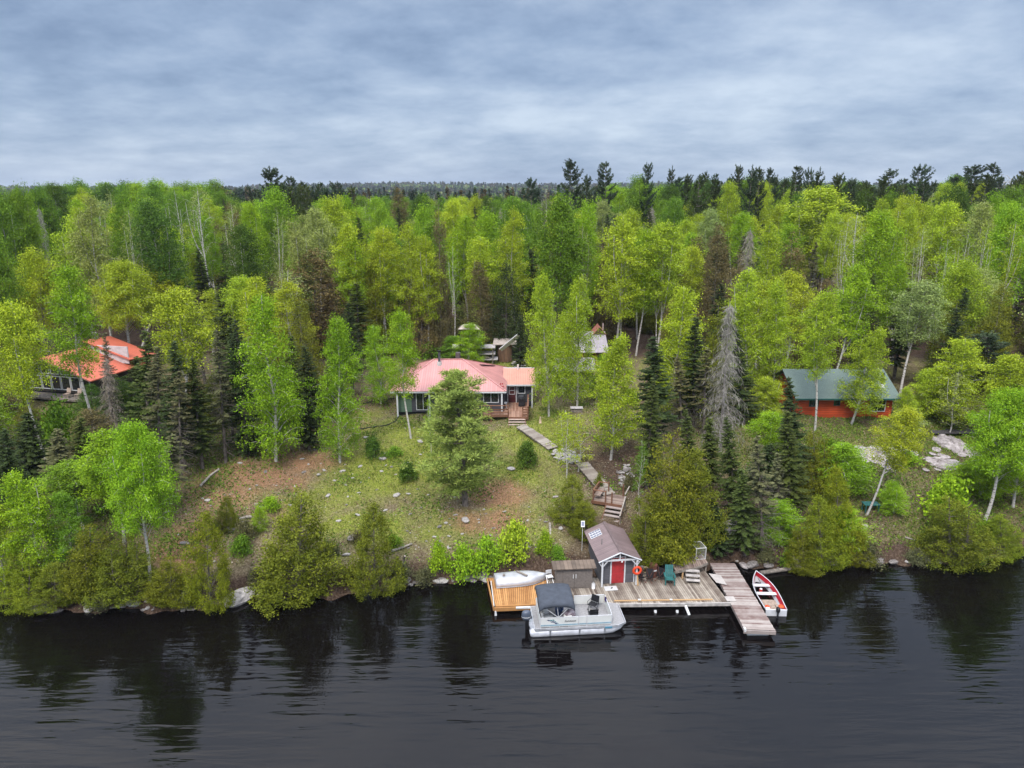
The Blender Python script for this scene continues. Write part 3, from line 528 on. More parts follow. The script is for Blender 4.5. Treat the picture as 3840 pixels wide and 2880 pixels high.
GRROOF=mat('green_shingle',(0.15,0.20,0.175),0.9,var=0.14,scale=14,bump=0.5,bscale=20); GRTRIM=mat('green_trim',(0.03,0.12,0.10),0.5); GLASS=mat('dark_glass',(0.02,0.024,0.028),0.06,var=0.3,scale=1.2,spec=0.9); CEDW=ribmat('cedar_siding',(0.56,0.27,0.10),'X',0.18,0.01,0.6,0.1)
GRMET=ribmat('grey_metal_roof',(0.44,0.39,0.41),'X',0.3,0.02,0.4,0.08); TEAL=mat('teal_plastic',(0.035,0.16,0.15),0.5,var=0.1); RUST=mat('rusty_barrel',(0.16,0.055,0.035),0.8,var=0.3,scale=6,bump=0.2); BRDOOR=mat('maroon_door',(0.085,0.018,0.02),0.4)
CARPET=mat('grey_marine_carpet',(0.34,0.33,0.33),0.95,var=0.12,scale=9,bump=0.2); CREAM=mat('cream_panel',(0.76,0.76,0.72),0.4,var=0.03); BLUEV=mat('blue_vinyl',(0.02,0.05,0.15),0.5); SEATV=mat('grey_seat_vinyl',(0.46,0.46,0.45),0.55,var=0.06); STRB=mat('teal_stripe',(0.10,0.30,0.42),0.4); NAVY=mat('navy_decal',(0.015,0.035,0.14),0.4); DTEAL=mat('teal_decal',(0.02,0.22,0.25),0.4)
MOTG=mat('motor_grey',(0.10,0.12,0.16),0.3,var=0.1); REDB=mat('boat_red',(0.55,0.012,0.03),0.35,var=0.06); TANF=mat('tan_floor',(0.40,0.31,0.24),0.85,var=0.2,scale=7); ORJ=mat('orange_nylon',(0.85,0.10,0.02),0.6,var=0.1); REDC=mat('red_can',(0.7,0.03,0.02),0.4)
CONC=mat('concrete',(0.40,0.37,0.35),0.9,var=0.15,scale=6,bump=0.2); STONE=mat('pale_stone',(0.50,0.46,0.42),0.9,var=0.28,scale=3.5,bump=0.6,bscale=9); STONE2=mat('grey_stone',(0.27,0.24,0.22),0.9,var=0.3,scale=3,bump=0.6,bscale=9); OUTC=mat('outcrop_rock',(0.56,0.50,0.48),0.9,col2=(0.20,0.165,0.15),scale=2.2,bump=1.0,bscale=4)
GALV=mat('galvanised_wire',(0.50,0.50,0.48),0.5,metal=0.4); CELLS=mat('solar_cells',(0.18,0.19,0.27),0.2,spec=0.8,var=0.2,scale=30); ROPE=mat('rope',(0.42,0.33,0.18),0.9); HOSE=mat('black_hose',(0.015,0.015,0.015),0.6); FLOWER=mat('red_butterfly_paint',(0.5,0.01,0.03),0.5)
def boards(poly_a,poly_b,n,z,th,name,mt,parent,gap=0.022,off=(0,0,0)):
    """n planks; plank i spans from edge a (a0->a1) to edge b (b0->b1)"""
    mb=MB(); a0,a1=Vector(poly_a[0]),Vector(poly_a[1]); b0,b1=Vector(poly_b[0]),Vector(poly_b[1]); W_=(a1-a0).length
    for i in range(n):
        t0=i/n+gap/W_/2; t1=(i+1)/n-gap/W_/2; e0,e1=rnd.uniform(-.03,.03),rnd.uniform(-.02,.02); zz=z+rnd.uniform(-.004,.004)
        p=[a0.lerp(a1,t0),a0.lerp(a1,t1),b0.lerp(b1,t1),b0.lerp(b1,t0)]; d=(p[3]-p[0]).normalized()
        p[0]=p[0]+d*e0; p[1]=p[1]+d*e0; p[2]=p[2]-d*e1; p[3]=p[3]-d*e1
        mb.prism([(q.x-off[0],q.y-off[1],zz-off[2]) for q in p],th)
    return mb.build(name,mt,parent)
def frame_bar(name,mt,parent,segs,w,h,off=(0,0,0)):
    mb=MB()
    for a,b in segs: mb.bar(Vector(a)-Vector(off),Vector(b)-Vector(off),w,h)
    return mb.build(name,mt,parent)
# ---- weathered main dock
DZ=0.5; BL=(2.6,42.1); BR=(13.45,44.9); FR=(14.05,40.5); FL=(1.75,40.05)
t=thing('weathered_dock','long grey weathered plank dock in front of the red door boathouse','dock',(8,42,0)); o_=(8,42,0)
boards([(1.55,43.2,0),(8.1,43.75,0)],[(1.95,40.32,0),(8.55,40.42,0)],46,DZ,0.045,'deck_boards',WEATH,t,off=o_)
boards([(8.1,43.75,0),(13.42,44.92,0)],[(8.55,40.42,0),(14.0,40.58,0)],38,DZ,0.045,'deck_boards',WEATH,t,off=o_)
frame_bar('front_beam',mat('grey_beam',(0.50,0.46,0.42),0.85,var=0.2,scale=3),t,[((1.9,40.25,.41),(8.3,40.33,.41)),((8.32,40.33,.41),(14.1,40.46,.41))],0.10,0.22,o_)
frame_bar('back_beam',OLDW,t,[((8.3,43.8,.50),(12.9,44.85,.50))],0.2,0.22,o_)
frame_bar('float_log',OLDW,t,[((2.2,41.0,.1),(13.5,41.2,.1))],0.5,0.4,o_); frame_bar('float_log',OLDW,t,[((2.2,42.8,.1),(13.3,43.2,.1))],0.5,0.4,o_)
for x in (9.2,10.6): MB().tube([(x-8,40.22-42,.12),(x-8,40.12-42,-.1)],0.09,8).build('fender',WPL,t)
MB().tube([(11.15-8,40.35-42,.36),(11.3-8,39.85-42,-.02)],[0.09,0.085],10).build('float_tube',WPL,t)
t=thing('new_deck','fresh orange brown wooden deck under the upturned boat','deck',(0,41.5,0)); o_=(0,41.5,0)
boards([(-1.55,43.35,0),(2.45,43.6,0)],[(-1.05,39.98,0),(1.88,40.2,0)],25,DZ+0.02,0.045,'deck_boards',NEWW,t,gap=0.02,off=o_)
frame_bar('front_rim',NEWW,t,[((-1.12,39.85,.40),(1.86,40.08,.40))],0.08,0.25,o_); frame_bar('front_rim',NEWW,t,[((-1.05,39.96,.56),(1.86,40.2,.56))],0.09,0.06,o_)
frame_bar('side_rim',NEWW,t,[((-1.70,43.4,.42),(-1.17,39.9,.42))],0.07,0.28,o_); frame_bar('back_rim',NEWW,t,[((-1.68,43.42,.42),(2.4,43.68,.42))],0.07,0.22,o_)
frame_bar('float_log',OLDW,t,[((-1.2,40.6,.1),(1.8,40.8,.1))],0.4,0.4,o_)
tag(MB().tube([(-1.42,42.9,.62),(-1.14,39.92,.62)],0.03,8).build('white_pipe',WPL),'thin white pipe lying along the left edge of the new deck','pipe')
tag(MB().tube([(-1.05,39.8,.32),(-1.03,39.78,.02)],[0.05,0.08],10).build('fender',WPL),'white fender hanging on the front corner of the new deck','fender')
tag(MB().bar((0.25,39.92,.47),(1.45,40.0,.47),0.12,0.13).build('dock_bumper',WPL,bevel=0.02),'white bumper board fixed to the front edge of the new deck','bumper')
# upturned aluminium boat
bo=thing('upturned_boat','white aluminium rowing boat lying keel up on the new deck','boat',(-1.15,42.75,0.56),rad(9.5))
secs=[]
for s in np.linspace(0,1,13):
    hw=0.72*(1-max(0,(s-0.45)/0.55)**2.3)*(0.93+0.07*min(1,s*3)); hw=max(hw,0.02); hz_=0.50*(1-0.2*max(0,(s-0.6)/0.4)**2); x=s*3.6
    secs.append([(x,-hw,0.02),(x,-hw*0.97,hz_*0.45),(x,-hw*0.78,hz_*0.86),(x,-hw*0.40,hz_*0.97),(x,0,hz_),(x,hw*0.40,hz_*0.97),(x,hw*0.78,hz_*0.86),(x,hw*0.97,hz_*0.45),(x,hw,0.02)])
MB().loft(secs).build('hull',ALUW,bo,smooth=True,solid=0.02)
MB().add([secs[0][i] for i in range(9)],[tuple(range(9))]).build('transom',ALUW,bo)
mb=MB(); [mb.tube([(s_[4][0],k*s_[6][1],s_[6][2]*(1.0 if k else 1)+ (0.06 if k==0 else -0.0)) for s_ in secs[:11]],0.016,5) for k in (-0.9,-0.5,0,0.5,0.9)]; mb.build('keel_strakes',ALU,bo)
mb=MB(); mb.tube([s_[0] for s_ in secs],0.028,6); mb.tube([s_[8] for s_ in secs],0.028,6); mb.build('gunwale',ALU,bo)
tag(MB().bar((0.30,43.35,1.12),(1.02,42.75,1.12),0.14,0.05).build('loose_plank',OLDW,bevel=0.006),'brown plank laid across the keel of the upturned boat','plank')
tag(MB().box(-0.62,-0.48,42.72,42.88,1.09,1.18).build('wood_block',OLDW,bevel=0.01),'small brown wood block on the stern half of the upturned boat','block')
t=thing('camp_stool','light metal folding chair between the upturned boat and the low shed','chair',(2.55,42.95,0.5),0.3)
mb=MB(); [mb.tube([(a,-.2,0),(a,.2,.45),(a,.24,.8)],0.015,5) for a in (-.2,.2)]; [mb.tube([(a,.2,0),(a,-.2,.45)],0.015,5) for a in (-.2,.2)]; mb.build('frame',ALU,t); MB().box(-.2,.2,-.2,.2,.44,.47).build('seat',WHITE,t); MB().box(-.2,.2,.22,.25,.55,.8).build('backrest',WHITE,t)
# ---- low brown shed
t=thing('low_shed','low brown plank shed with double doors beside the boathouse','shed',(2.95,42.05,0.5),rad(4.5))
MB().box(0,2.4,0,0.85,0,1.52).build('wall',BROWNW,t)
MB().prism([(-0.28,-0.22,1.60),(2.62,-0.22,1.60),(2.62,0.75,1.70),(-0.28,0.75,1.70)],0.06).build('roof',LSROOF,t)
for x in (0.1,0.62,1.15,1.7,2.25): MB().box(x,x+.05,-0.16,0.0,1.46,1.53).build('rafter_end',OLDW,t)
for a,b in ((0.42,1.19),(1.21,1.98)):
    d=MB().box(a,b,-0.03,0,0.12,1.36).build('door',BROWNW,t); MB().box((1.09 if a<1 else 1.27),(1.13 if a<1 else 1.31),-0.07,-0.03,0.80,1.08).build('handle',WPL,d)
tag(MB().tube([(5.42,42.2,.5),(5.42,42.2,.86),(5.42,42.2,.95)],[0.12,0.12,0.05],14).build('gas_bottle',WPL,smooth=True),'white gas bottle standing between the low shed and boathouse','gas bottle')
# ---- red door boathouse
bh=thing('boathouse','small grey boathouse with a red door, white trim and brown ridge roof','shed',(5.98,42.72,0.5),rad(7))
W0,D0,EH,RH=2.32,3.7,2.02,2.52; c=W0/2
MB().add([(0,0,0),(W0,0,0),(W0,0,EH),(c,0,RH-0.05),(0,0,EH),(0,D0,0),(W0,D0,0),(W0,D0,EH),(c,D0,RH-0.05),(0,D0,EH)],[(0,1,2,3,4),(6,5,9,8,7),(5,0,4,9),(1,6,7,2)]).build('wall',GREYW,bh)
ro=MB(); e=0.30; fy=-0.42; by=D0+0.35; sl_=(RH-EH)/c
ro.prism([(-e,fy,EH-sl_*e+0.03),(c,fy,RH+0.03),(c,by,RH+0.03),(-e,by,EH-sl_*e+0.03)],0.05); ro.prism([(c+0.002,fy,RH+0.03),(W0+e,fy,EH-sl_*e+0.03),(W0+e,by,EH-sl_*e+0.03),(c+0.002,by,RH+0.03)],0.05); roof=ro.build('roof',BROOF,bh)
MB().bar((c,fy,RH+.045),(c,by,RH+.045),0.18,0.03).build('ridge_cap',mat('ridge_brown',(0.17,0.12,0.115),0.5),roof)
tr=MB(); tr.bar((-e,fy-.03,EH-sl_*e-.02),(c,fy-.03,RH-.02),0.05,0.12,up=(0,1,0)); tr.bar((c,fy-.03,RH-.02),(W0+e,fy-.03,EH-sl_*e-.02),0.05,0.12,up=(0,1,0)); tr.bar((-.1,fy+.06,EH-.10),(W0+.1,fy+.06,EH-.10),0.07,0.11); tr.bar((c,fy+.06,EH-.05),(c,fy+.06,RH-.05),0.07,0.07); tr.build('gable_trim',WHITE,bh)
for x in (-.02,W0+.02): MB().box(x-.055,x+.055,fy+.02,fy+.13,0,EH-.15).build('porch_post',WHITE,bh)
for x,s in ((.0,1),(W0,-1)): MB().bar((x,fy+.07,EH-.55),(x+s*.32,fy+.07,EH-.16),0.05,0.06).build('bracket',WHITE,bh)
for x,s in ((.0,-1),(W0,1)): MB().bar((x,fy+.07,EH-.6),(x+s*.22,fy+.07,EH-.26),0.05,0.06).build('bracket',WHITE,bh)
tr=MB(); [tr.box(x-.045,x+.045,-.05,-.002,0,EH-.02) for x in (0.66,1.62)]; tr.box(0.70,1.58,-.045,-.003,EH-.12,EH-.03); tr.build('door_frame',WHITE,bh)
d=MB().box(0.71,1.57,-.028,0.0,0.02,EH-.13).build('door',REDP,bh,bevel=0.005); MB().tube([(1.50,-.03,1.0),(1.50,-.09,1.0)],0.03,8).build('handle',BLK,d)
MB().tube([(1.28,fy+.0,EH-.12),(1.28,fy-.06,EH-.22)],[0.03,0.06],10).build('porch_lamp',WPL,bh); MB().tube([(2.36,fy+.0,EH-.12),(2.36,fy-.06,EH-.22)],[0.03,0.06],10).build('porch_lamp',WPL,bh)
for x in (.04,W0-.04): MB().box(x-.04,x+.04,-.02,-.002,0,EH).build('corner_board',WHITE,bh)
MB().tube([(0.35,1.4,2.12),(0.35,1.4,2.62)],0.03,8).build('vent_pipe',mat('vent_grey',(0.2,0.19,0.19),0.5),bh)
sp_=bh.matrix_world; 
for k in range(3):
    q=bpy.data.objects.new('solar_panel',None); COL.objects.link(q); q.parent=bh; q.location=(-.12,2.55+k*0.30,0)
    zf=lambda x:EH+sl_*x+.075
    MB().prism([(0.0,0,zf(0-.12)),(0.78,0,zf(.66)),(.78,.25,zf(.66)),(0,.25,zf(-.12))],0.03).build('frame',WPL,q); mb=MB()
    for a in range(4): x0=.04+a*.185; mb.prism([(x0,.04,zf(x0-.12)+.006),(x0+.16,.04,zf(x0+.04)+.006),(x0+.16,.21,zf(x0+.04)+.006),(x0,.21,zf(x0-.12)+.006)],0.004)
    mb.build('cells',CELLS,q)
t=thing('pole_lamp','solar lamp on a white pole at the back corner of the boathouse','lamp',(5.05,46.4,1.0))
MB().tube([(0,0,0),(0,0,2.0)],0.02,6).build('pole',WPL,t); MB().prism([(-.13,-.2,2.0),(.13,-.2,2.0),(.16,.16,2.28),(-.1,.16,2.28)],0.03).build('panel',WPL,t); MB().prism([(-.09,-.15,2.045),(.1,-.15,2.045),(.12,.11,2.245),(-.07,.11,2.245)],0.01).build('cells',CELLS,t)
a7=rad(7); lp=lambda x,y:(5.98+x*math.cos(a7)-y*math.sin(a7),42.72+x*math.sin(a7)+y*math.cos(a7))
x,y=lp(W0+.02,fy-.04); t=thing('life_ring','orange red life ring hanging on the right boathouse post','life ring',(x,y,1.62),a7); MB().torus((0,0,0),0.24,0.075,'y').build('ring',RING,t,smooth=True); mb=MB(); mb.torus((0,0,0),0.325,0.012,'y',20,5); mb.build('rope',mat('ring_rope',(0.75,0.12,0.05),0.8),t)
tag(MB().bar((x+.10,y+.0,.5),(x+.02,y+.1,1.5),0.10,0.05,up=(0,1,0)).build('leaning_board',PINEW),'raw pine board leaning under the life ring','board')
x,y=lp(.1,-.68); t=thing('doormat','white board lying as a mat in front of the boathouse, a dark cleat on it','mat',(x,y,.515),a7); MB().box(0,.86,-.22,.30,0,.018).build('sheet',WPL,t); mb=MB(); mb.tube([(.42,.0,.03),(.56,.06,.05)],0.025,6); mb.tube([(.48,-.06,.03),(.5,.1,.06)],0.02,6); mb.build('cleat',BLK,t)
# ---- things on the dock
t=thing('adirondack_chair','teal plastic armchair facing the water by the dock steps','chair',(10.63,42.85,DZ),rad(-4))
mb=MB(); [mb.bar((a,.22,.36),(a,.48,1.12),.095,.025,up=(0,1,0)) for a in (-.22,-.11,0,.11,.22)]; mb.build('backrest',TEAL,t); mb=MB(); [mb.bar((-.27,-.28+b*.11,.40-b*.012),(.27,-.28+b*.11,.40-b*.012),.095,.025) for b in range(5)]; mb.build('seat',TEAL,t)
for s in (-1,1): MB().bar((s*.32,-.34,.60),(s*.32,.36,.58),.10,.03).build('armrest',TEAL,t); MB().bar((s*.30,-.30,0),(s*.30,-.27,.58),.07,.05).build('leg',TEAL,t); MB().bar((s*.27,-.26,.33),(s*.27,.58,0),.06,.05).build('leg',TEAL,t)
t=thing('barrel','rusty brown barrel with a white label under the cedar on the dock','barrel',(9.70,43.75,DZ)); MB().tube([(0,0,0),(0,0,.05),(0,0,.3),(0,0,.34),(0,0,.6),(0,0,.64),(0,0,.92)],[.27,.28,.28,.295,.295,.28,.27],18).build('drum',RUST,t,smooth=False)
mb=MB(); n=6; a0=-2.2
for k in range(n):
    p,q=a0+k*.22,a0+(k+1)*.22; mb.add([(.303*math.cos(p),.303*math.sin(p),.52),(.303*math.cos(q),.303*math.sin(q),.52),(.303*math.cos(q),.303*math.sin(q),.62),(.303*math.cos(p),.303*math.sin(p),.62)],[(0,1,2,3)])
mb.build('label_band',WPL,t)
def wirechair(x,y,rz,lb):
    t=thing('wire_chair',lb,'chair',(x,y,DZ),rz,group='dark metal chairs on the dock'); mb=MB()
    for s in (-1,1): mb.tube([(s*.26,-.3,0),(0*s,0,.28),(s*.28,.28,.85)],.018,5); mb.tube([(s*.26,.3,0),(0,0,.28),(s*.28,-.3,.46)],.018,5)
    mb.build('frame',RUST,t); MB().add([(-.26,-.28,.45),(.26,-.28,.45),(.2,.12,.30),(-.2,.12,.30),(.27,.27,.83),(-.27,.27,.83)],[(0,1,2,3),(3,2,4,5)]).build('seat',BLK,t,solid=.012)
wirechair(8.75,43.0,.4,'dark wire chair closest to the life ring'); wirechair(9.30,43.05,-.3,'dark wire chair standing in front of the rusty barrel'); wirechair(10.05,43.2,-.6,'dark wire chair between the barrel and the teal armchair')
tag(MB().box(8.72,9.0,43.62,43.8,.98,1.28,rz=.2).box(8.75,8.80,43.62,43.66,.5,.98).box(8.92,8.97,43.62,43.66,.5,.98).build('sign_post',OLDW),'small pale wooden stand behind the dark chairs','stand')
mb=MB(); [mb.torus((9.15,43.78,1.0-k*.03),.22-k*.02,.02,'y',16,5) for k in range(3)]; tag(mb.build('rope_coil',ROPE,smooth=True),'coil of pale rope hung on the bushes behind the dark chairs','rope')
tag(MB().bar((6.6,40.62,.54),(13.0,40.78,.54),.09,.06).build('long_pole',PINEW),'long raw pine pole lying along the front edge of the dock','pole')
for x,l in ((8.15,'left'),(10.2,'right')): tag(MB().box(x,x+.16,40.60,40.74,.575,.62).build('dock_cleat',WPL,bevel=.01),'white cleat on the long pine pole, the %s one'%l,'cleat')
# upper platform, steps and wire cage
t=thing('platform','red brown plank platform above the dock with a wire cage on it','platform',(12.3,44.5,0)); o_=(12.3,44.5,0)
boards([(11.0,44.6,0),(12.6,45.6,0)],[(11.1,43.25,0),(12.45,43.68,0)],9,1.2,.04,'deck_boards',REDW,t,off=o_); boards([(12.62,45.6,0),(13.45,45.75,0)],[(12.47,43.68,0),(13.6,44.42,0)],7,1.2,.04,'deck_boards',REDW,t,off=o_)
frame_bar('rim',OLDW,t,[((11.05,43.2,1.10),(12.45,43.64,1.10)),((12.47,43.64,1.10),(13.62,44.38,1.10))],.06,.16,o_)
for x,y,mt_ in ((11.65,43.45,PINEW),(13.5,44.45,OLDW),(11.1,43.4,OLDW)): MB().box(x-12.3-.05,x-12.3+.05,y-44.5-.05,y-44.5+.05,-.1,1.05).build('post',mt_,t)
t=thing('wooden_steps','three pale wooden steps from the dock to the red brown platform','steps',(11.75,42.75,DZ),rad(-8))
for k in range(3): MB().box(-.02,.92,k*.27,.30+k*.27,.20+k*.2,.25+k*.2).build('tread',mat('pale_tread',(0.5,0.45,0.41),0.85,var=0.15),t,bevel=.006)
for x in (0.0,.86): MB().prism([(x,0,0),(x,.8,0),(x,.84,.6),(x,.56,.6),(x,.54,.39),(x,.28,.39),(x,.27,.19),(x,0,.19)],Vector((.04,0,0))).build('side_board',OLDW,t)
t=thing('wire_cage','open white framed wire cage on the red brown platform','cage',(12.85,44.75,1.2),rad(10)); mb=MB()
w_,d_,h_=.72,.95,.85
for z in (0,h_): [mb.bar(a,b,.035,.035) for a,b in (((0,0,z),(w_,0,z)),((0,d_,z),(w_,d_,z)),((0,0,z),(0,d_,z)),((w_,0,z),(w_,d_,z)))]
[mb.bar((x,y,0),(x,y,h_),.035,.035) for x in (0,w_) for y in (0,d_)]; mb.build('frame',WPL,t)
mb=MB(); [mb.bar((x,-.005,0),(x,-.005,h_),.008,.008) for x in np.linspace(.08,w_-.08,7)]; [mb.bar((0,-.005,z),(w_,-.005,z),.008,.008) for z in np.linspace(.1,h_-.1,7)]; [mb.bar((w_,y,0),(w_,y,h_),.008,.008) for y in np.linspace(.08,d_-.08,8)]; [mb.bar((w_,0,z),(w_,d_,z),.008,.008) for z in np.linspace(.1,h_-.1,7)]
[mb.bar((0,y,h_),(w_,y,h_),.008,.008) for y in np.linspace(.08,d_-.08,8)]; [mb.bar((x,0,h_),(x,d_,h_),.008,.008) for x in np.linspace(.08,w_-.08,6)]; mb.build('wire_mesh',GALV,t)
# ramp
t=thing('ramp_dock','narrow weathered floating jetty beside the red rowing boat','jetty',(15,41.5,0)); o_=(15,41.5,0)
boards([(14.03,37.6,0),(14.10,45.5,0)],[(15.88,37.45,0),(15.85,45.5,0)],58,.52,.045,'deck_boards',RAMPW,t,gap=.018,off=o_)
frame_bar('side_beam',RAMPW,t,[((14.08,37.6,.38),(14.15,45.4,.38)),((15.82,37.5,.38),(15.8,45.4,.38))],.07,.2,o_); frame_bar('front_beam',RAMPW,t,[((14.0,37.55,.36),(15.9,37.4,.36))],.06,.22,o_); [frame_bar('float_block',WPL,t,[((14.3,y,.12),(15.6,y,.12))],.6,.36,o_) for y in (38.0,43.0)]
MB().box(14.02-15,14.14-15,37.48-41.5,37.75-41.5,.38,.56).build('corner_pad',WPL,t)
p=[pz(u,v,z) for u,v,z in ((2658,2150,.60),(2702,2156,.60),(2726,2193,.60),(2686,2184,.60))]; tag(MB().prism(p,.018).build('plywood_sheet',mat('pale_ply',(.52,.47,.43),.8,var=.08)),'pale plywood sheet lying over the gap between dock and jetty','plywood')
tag(MB().box(13.85,14.45,40.55,41.1,.545,.575,rz=.05).build('bridge_board',mat('pale_ply',(.52,.47,.43),.8)),'short grey board bridging dock and jetty at the water end','board')
# ---- red rowing boat
rb=thing('rowing_boat','red and white aluminium rowing boat with an outboard beside the jetty','boat',(16.78,39.78,0.0),rad(90-2.5))
L_=4.5; S=[]
for s in np.linspace(0,1,17):
    hw=0.74*(1-max(0,(s-0.42)/0.58)**2.2)*(0.9+0.1*min(1,s*3)); hw=max(hw,0.012); sh=0.44+0.10*s**2*1.6; bt=-0.12+0.28*max(0,(s-0.75)/0.25)**2; x=s*L_
    S.append([(x,-hw,sh),(x,-hw*0.86,0.13+(sh-.4)*.5),(x,-hw*0.66,0.0+bt*0.4),(x,0,bt),(x,hw*0.66,0.0+bt*0.4),(x,hw*0.86,0.13+(sh-.4)*.5),(x,hw,sh)])
o=MB().loft(S).build('hull',REDB,rb,smooth=True)
SI=[[(x,y*0.94,z+0.015) for x,y,z in q] for q in S]
MB().loft([[q[0],q[1]] for q in SI]).build('inner_side',REDB,rb,smooth=True); MB().loft([[q[5],q[6]] for q in SI]).build('inner_side',REDB,rb,smooth=True)
MB().loft([[q[1],q[2],q[3],q[4],q[5]] for q in SI]).build('liner',mat('boat_liner',(.52,.52,.53),.5,var=.08),rb,smooth=True)
MB().box(.12,1.75,-.48,.48,.035,.055).build('floor',TANF,rb)
mb=MB(); mb.tube([q[0] for q in S],.03,7); mb.tube([q[6] for q in S],.03,7); mb.build('gunwale',WHITE,rb,smooth=True)
MB().box(-.05,.05,-.66,.66,-.02,.44).build('transom',WHITE,rb,bevel=.01); 
for a,hw_ in ((1.95,.68),(2.98,.60)): MB().box(a,a+.30,-hw_,hw_,.27,.33).build('seat',WHITE,rb,bevel=.015)
MB().prism([(.05,.30,.34),(.42,.30,.34),(.42,.64,.34),(.05,.64,.34)],.05).build('seat',WHITE,rb)
[MB().bar((a,s*.66,.30),(a,s*.60,.03),.03,.02).build('rib',WHITE,rb) for a in (1.3,2.5) for s in (-1,1)]
mt_=thing('outboard_motor','black outboard motor on the stern of the red rowing boat','outboard motor',(16.80,39.70,0.3),rad(90-2.5))
MB().loft([[(-.30+.02*abs(k),0.13*math.cos(a),.28+.02*k) if 0 else (-.16+.17*sc_*math.cos(a),.12*sc_*math.sin(a),z) for a in np.linspace(0,2*math.pi,12,endpoint=False)] for k,(z,sc_) in enumerate([(.12,.8),(.2,1),(.34,1.05),(.42,.75),(.45,.3)])],closed=True,cap=True).build('cowling',BLK,mt_,smooth=True); MB().box(-.22,-.12,-.04,.04,-.6,.14).build('lower_leg',BLK,mt_); MB().tube([(-.05,0,.22),(.38,.05,.30)],.022,6).build('tiller',BLK,mt_)
def blob(name,mt,c,s,parent=None,seed=1,n=10,m=7,jit=.18,flat=False,smooth=True):
    r=random.Random(seed); V=[];F=[]
    for j in range(m+1):
        e=-math.pi/2+math.pi*j/m
        for i in range(n):
            a=2*math.pi*i/n; k=1+r.uniform(-jit,jit); V.append((c[0]+s[0]*math.cos(e)*math.cos(a)*k,c[1]+s[1]*math.cos(e)*math.sin(a)*k,c[2]+s[2]*math.sin(e)*k))
    for j in range(m):
        for i in range(n): F.append((j*n+i,j*n+(i+1)%n,(j+1)*n+(i+1)%n,(j+1)*n+i))
    return MB().add(V,F).build(name,mt,parent,smooth=smooth)
tag(blob('life_jacket',ORJ,(16.42,40.35,.22),(.17,.20,.13),seed=3),'crumpled orange red life jacket on the boat floor, left of the motor','life jacket'); tag(blob('life_jacket',ORJ,(17.22,40.18,.42),(.18,.20,.08),seed=4),'flat orange life jacket on the stern seat, right of the motor','life jacket')
t=thing('fuel_can','small red and white can between the two boat seats','can',(16.68,42.35,.16)); MB().tube([(0,0,0),(0,0,.20)],.10,12).build('body',REDC,t); MB().tube([(0,0,.2),(0,0,.25)],[.10,.05],12).build('cap',WPL,t)
tag(MB().tube([(16.95,43.7,.34),(16.95,43.2,.30),(16.85,43.12,.28),(16.78,43.3,.28)],.02,6).build('anchor',BLK),'small dark anchor lying in the bow of the red boat','anchor')
# ---- pontoon boat
PY=rad(4.9); pb=thing('pontoon_boat','white pontoon boat with a charcoal canopy moored in front of the dock','boat',(1.12,37.48,0.0),PY)
for s,y in ((0,.30),(1,2.15)):
    P_=[(0,y,.10),(.15,y,.12),(4.5,y,.12),(5.05,y,.17),(5.5,y,.30),(5.82,y,.48)]; o=MB().tube(P_,[.22,.30,.30,.28,.19,.05],16).build('pontoon',ALU if 0 else mat('pontoon_white',(.66,.66,.69),.35,metal=.25,var=.1,scale=3),pb,smooth=True)
    [MB().box(x,x+.09,y-.33,y+.33,.05,.46).build('bracket',ALU,o) for x in (1.15,2.95,4.5)]
dk=MB().box(.28,5.35,.02,2.42,.47,.56).add([(5.35,.02,.47),(5.35,2.42,.47),(5.85,.30,.47),(5.85,2.20,.47),(5.35,.02,.56),(5.35,2.42,.56),(5.85,.30,.56),(5.85,2.20,.56)],[(0,1,3,2),(4,6,7,5),(0,2,6,4),(2,3,7,6),(3,1,5,7)]).build('deck',CARPET,pb)
mb=MB(); mb.box(.26,5.36,-.02,.0195,.44,.575); mb.box(.26,5.36,2.4205,2.46,.44,.575); mb.box(.24,.2795,-.02,2.46,.44,.575); mb.bar((5.36,0,.51),(5.9,.30,.51),.04,.13); mb.bar((5.9,.28,.51),(5.9,2.22,.51),.04,.13); mb.bar((5.9,2.2,.51),(5.36,2.44,.51),.04,.13); mb.build('deck_rim',mat('rim_alu',(.7,.7,.72),.35,metal=.4),pb)
def fence(seg,zt=1.22,name='fence'):
    for (x0,y0),(x1,y1) in seg:
        o=MB().bar((x0,y0,.90),(x1,y1,.90),.03,.56,up=(0,0,1)).build('fence_panel',CREAM,pb)
        d=Vector((x1-x0,y1-y0,0)).normalized(); nn=Vector((d.y,-d.x,0)) ; off_=nn*.02
        if y0<.5 and y1<.5:
            for z,mm in ((.74,STRB),(.69,STRB)): MB().bar(Vector((x0,y0,z))+off_,Vector((x1,y1,z))+off_,.012,.022).build('stripe',mm,o)
        mb=MB(); mb.tube([(x0,y0,zt),(x1,y1,zt)],.022,6); k=max(1,int((Vector((x1,y1))-Vector((x0,y0))).length/.5))
        for i in range(k+1): q=Vector((x0,y0)).lerp(Vector((x1,y1)),i/k); mb.tube([(q.x,q.y,.56),(q.x,q.y,zt)],.016,5)
        mb.build('rail',WHITE,o)
fence([((.62,.10),(2.92,.10)),((2.97,.10),(3.42,.10)),((3.47,.10),(4.95,.10)),((4.99,.13),(5.02,2.3)),((3.05,2.36),(4.97,2.36)),((.60,.15),(.60,2.32)),((.64,2.36),(2.1,2.36))])
mb=MB()
for (a,b,c_) in ((.98,1.08,0),(1.11,1.21,0),(1.24,1.34,0)): pass
for i in range(4):
    for j,(z0,z1,mm) in enumerate(((.98,1.06,0),(.86,.95,1),(.76,.84,2))): pass
def decal(name,mt,quads_): 
    m_=MB(); [m_.add([(x,.076,z) for x,z in q],[(0,1,2,3)]) for q in quads_]; return m_.build(name,mt,pb,solid=.004)
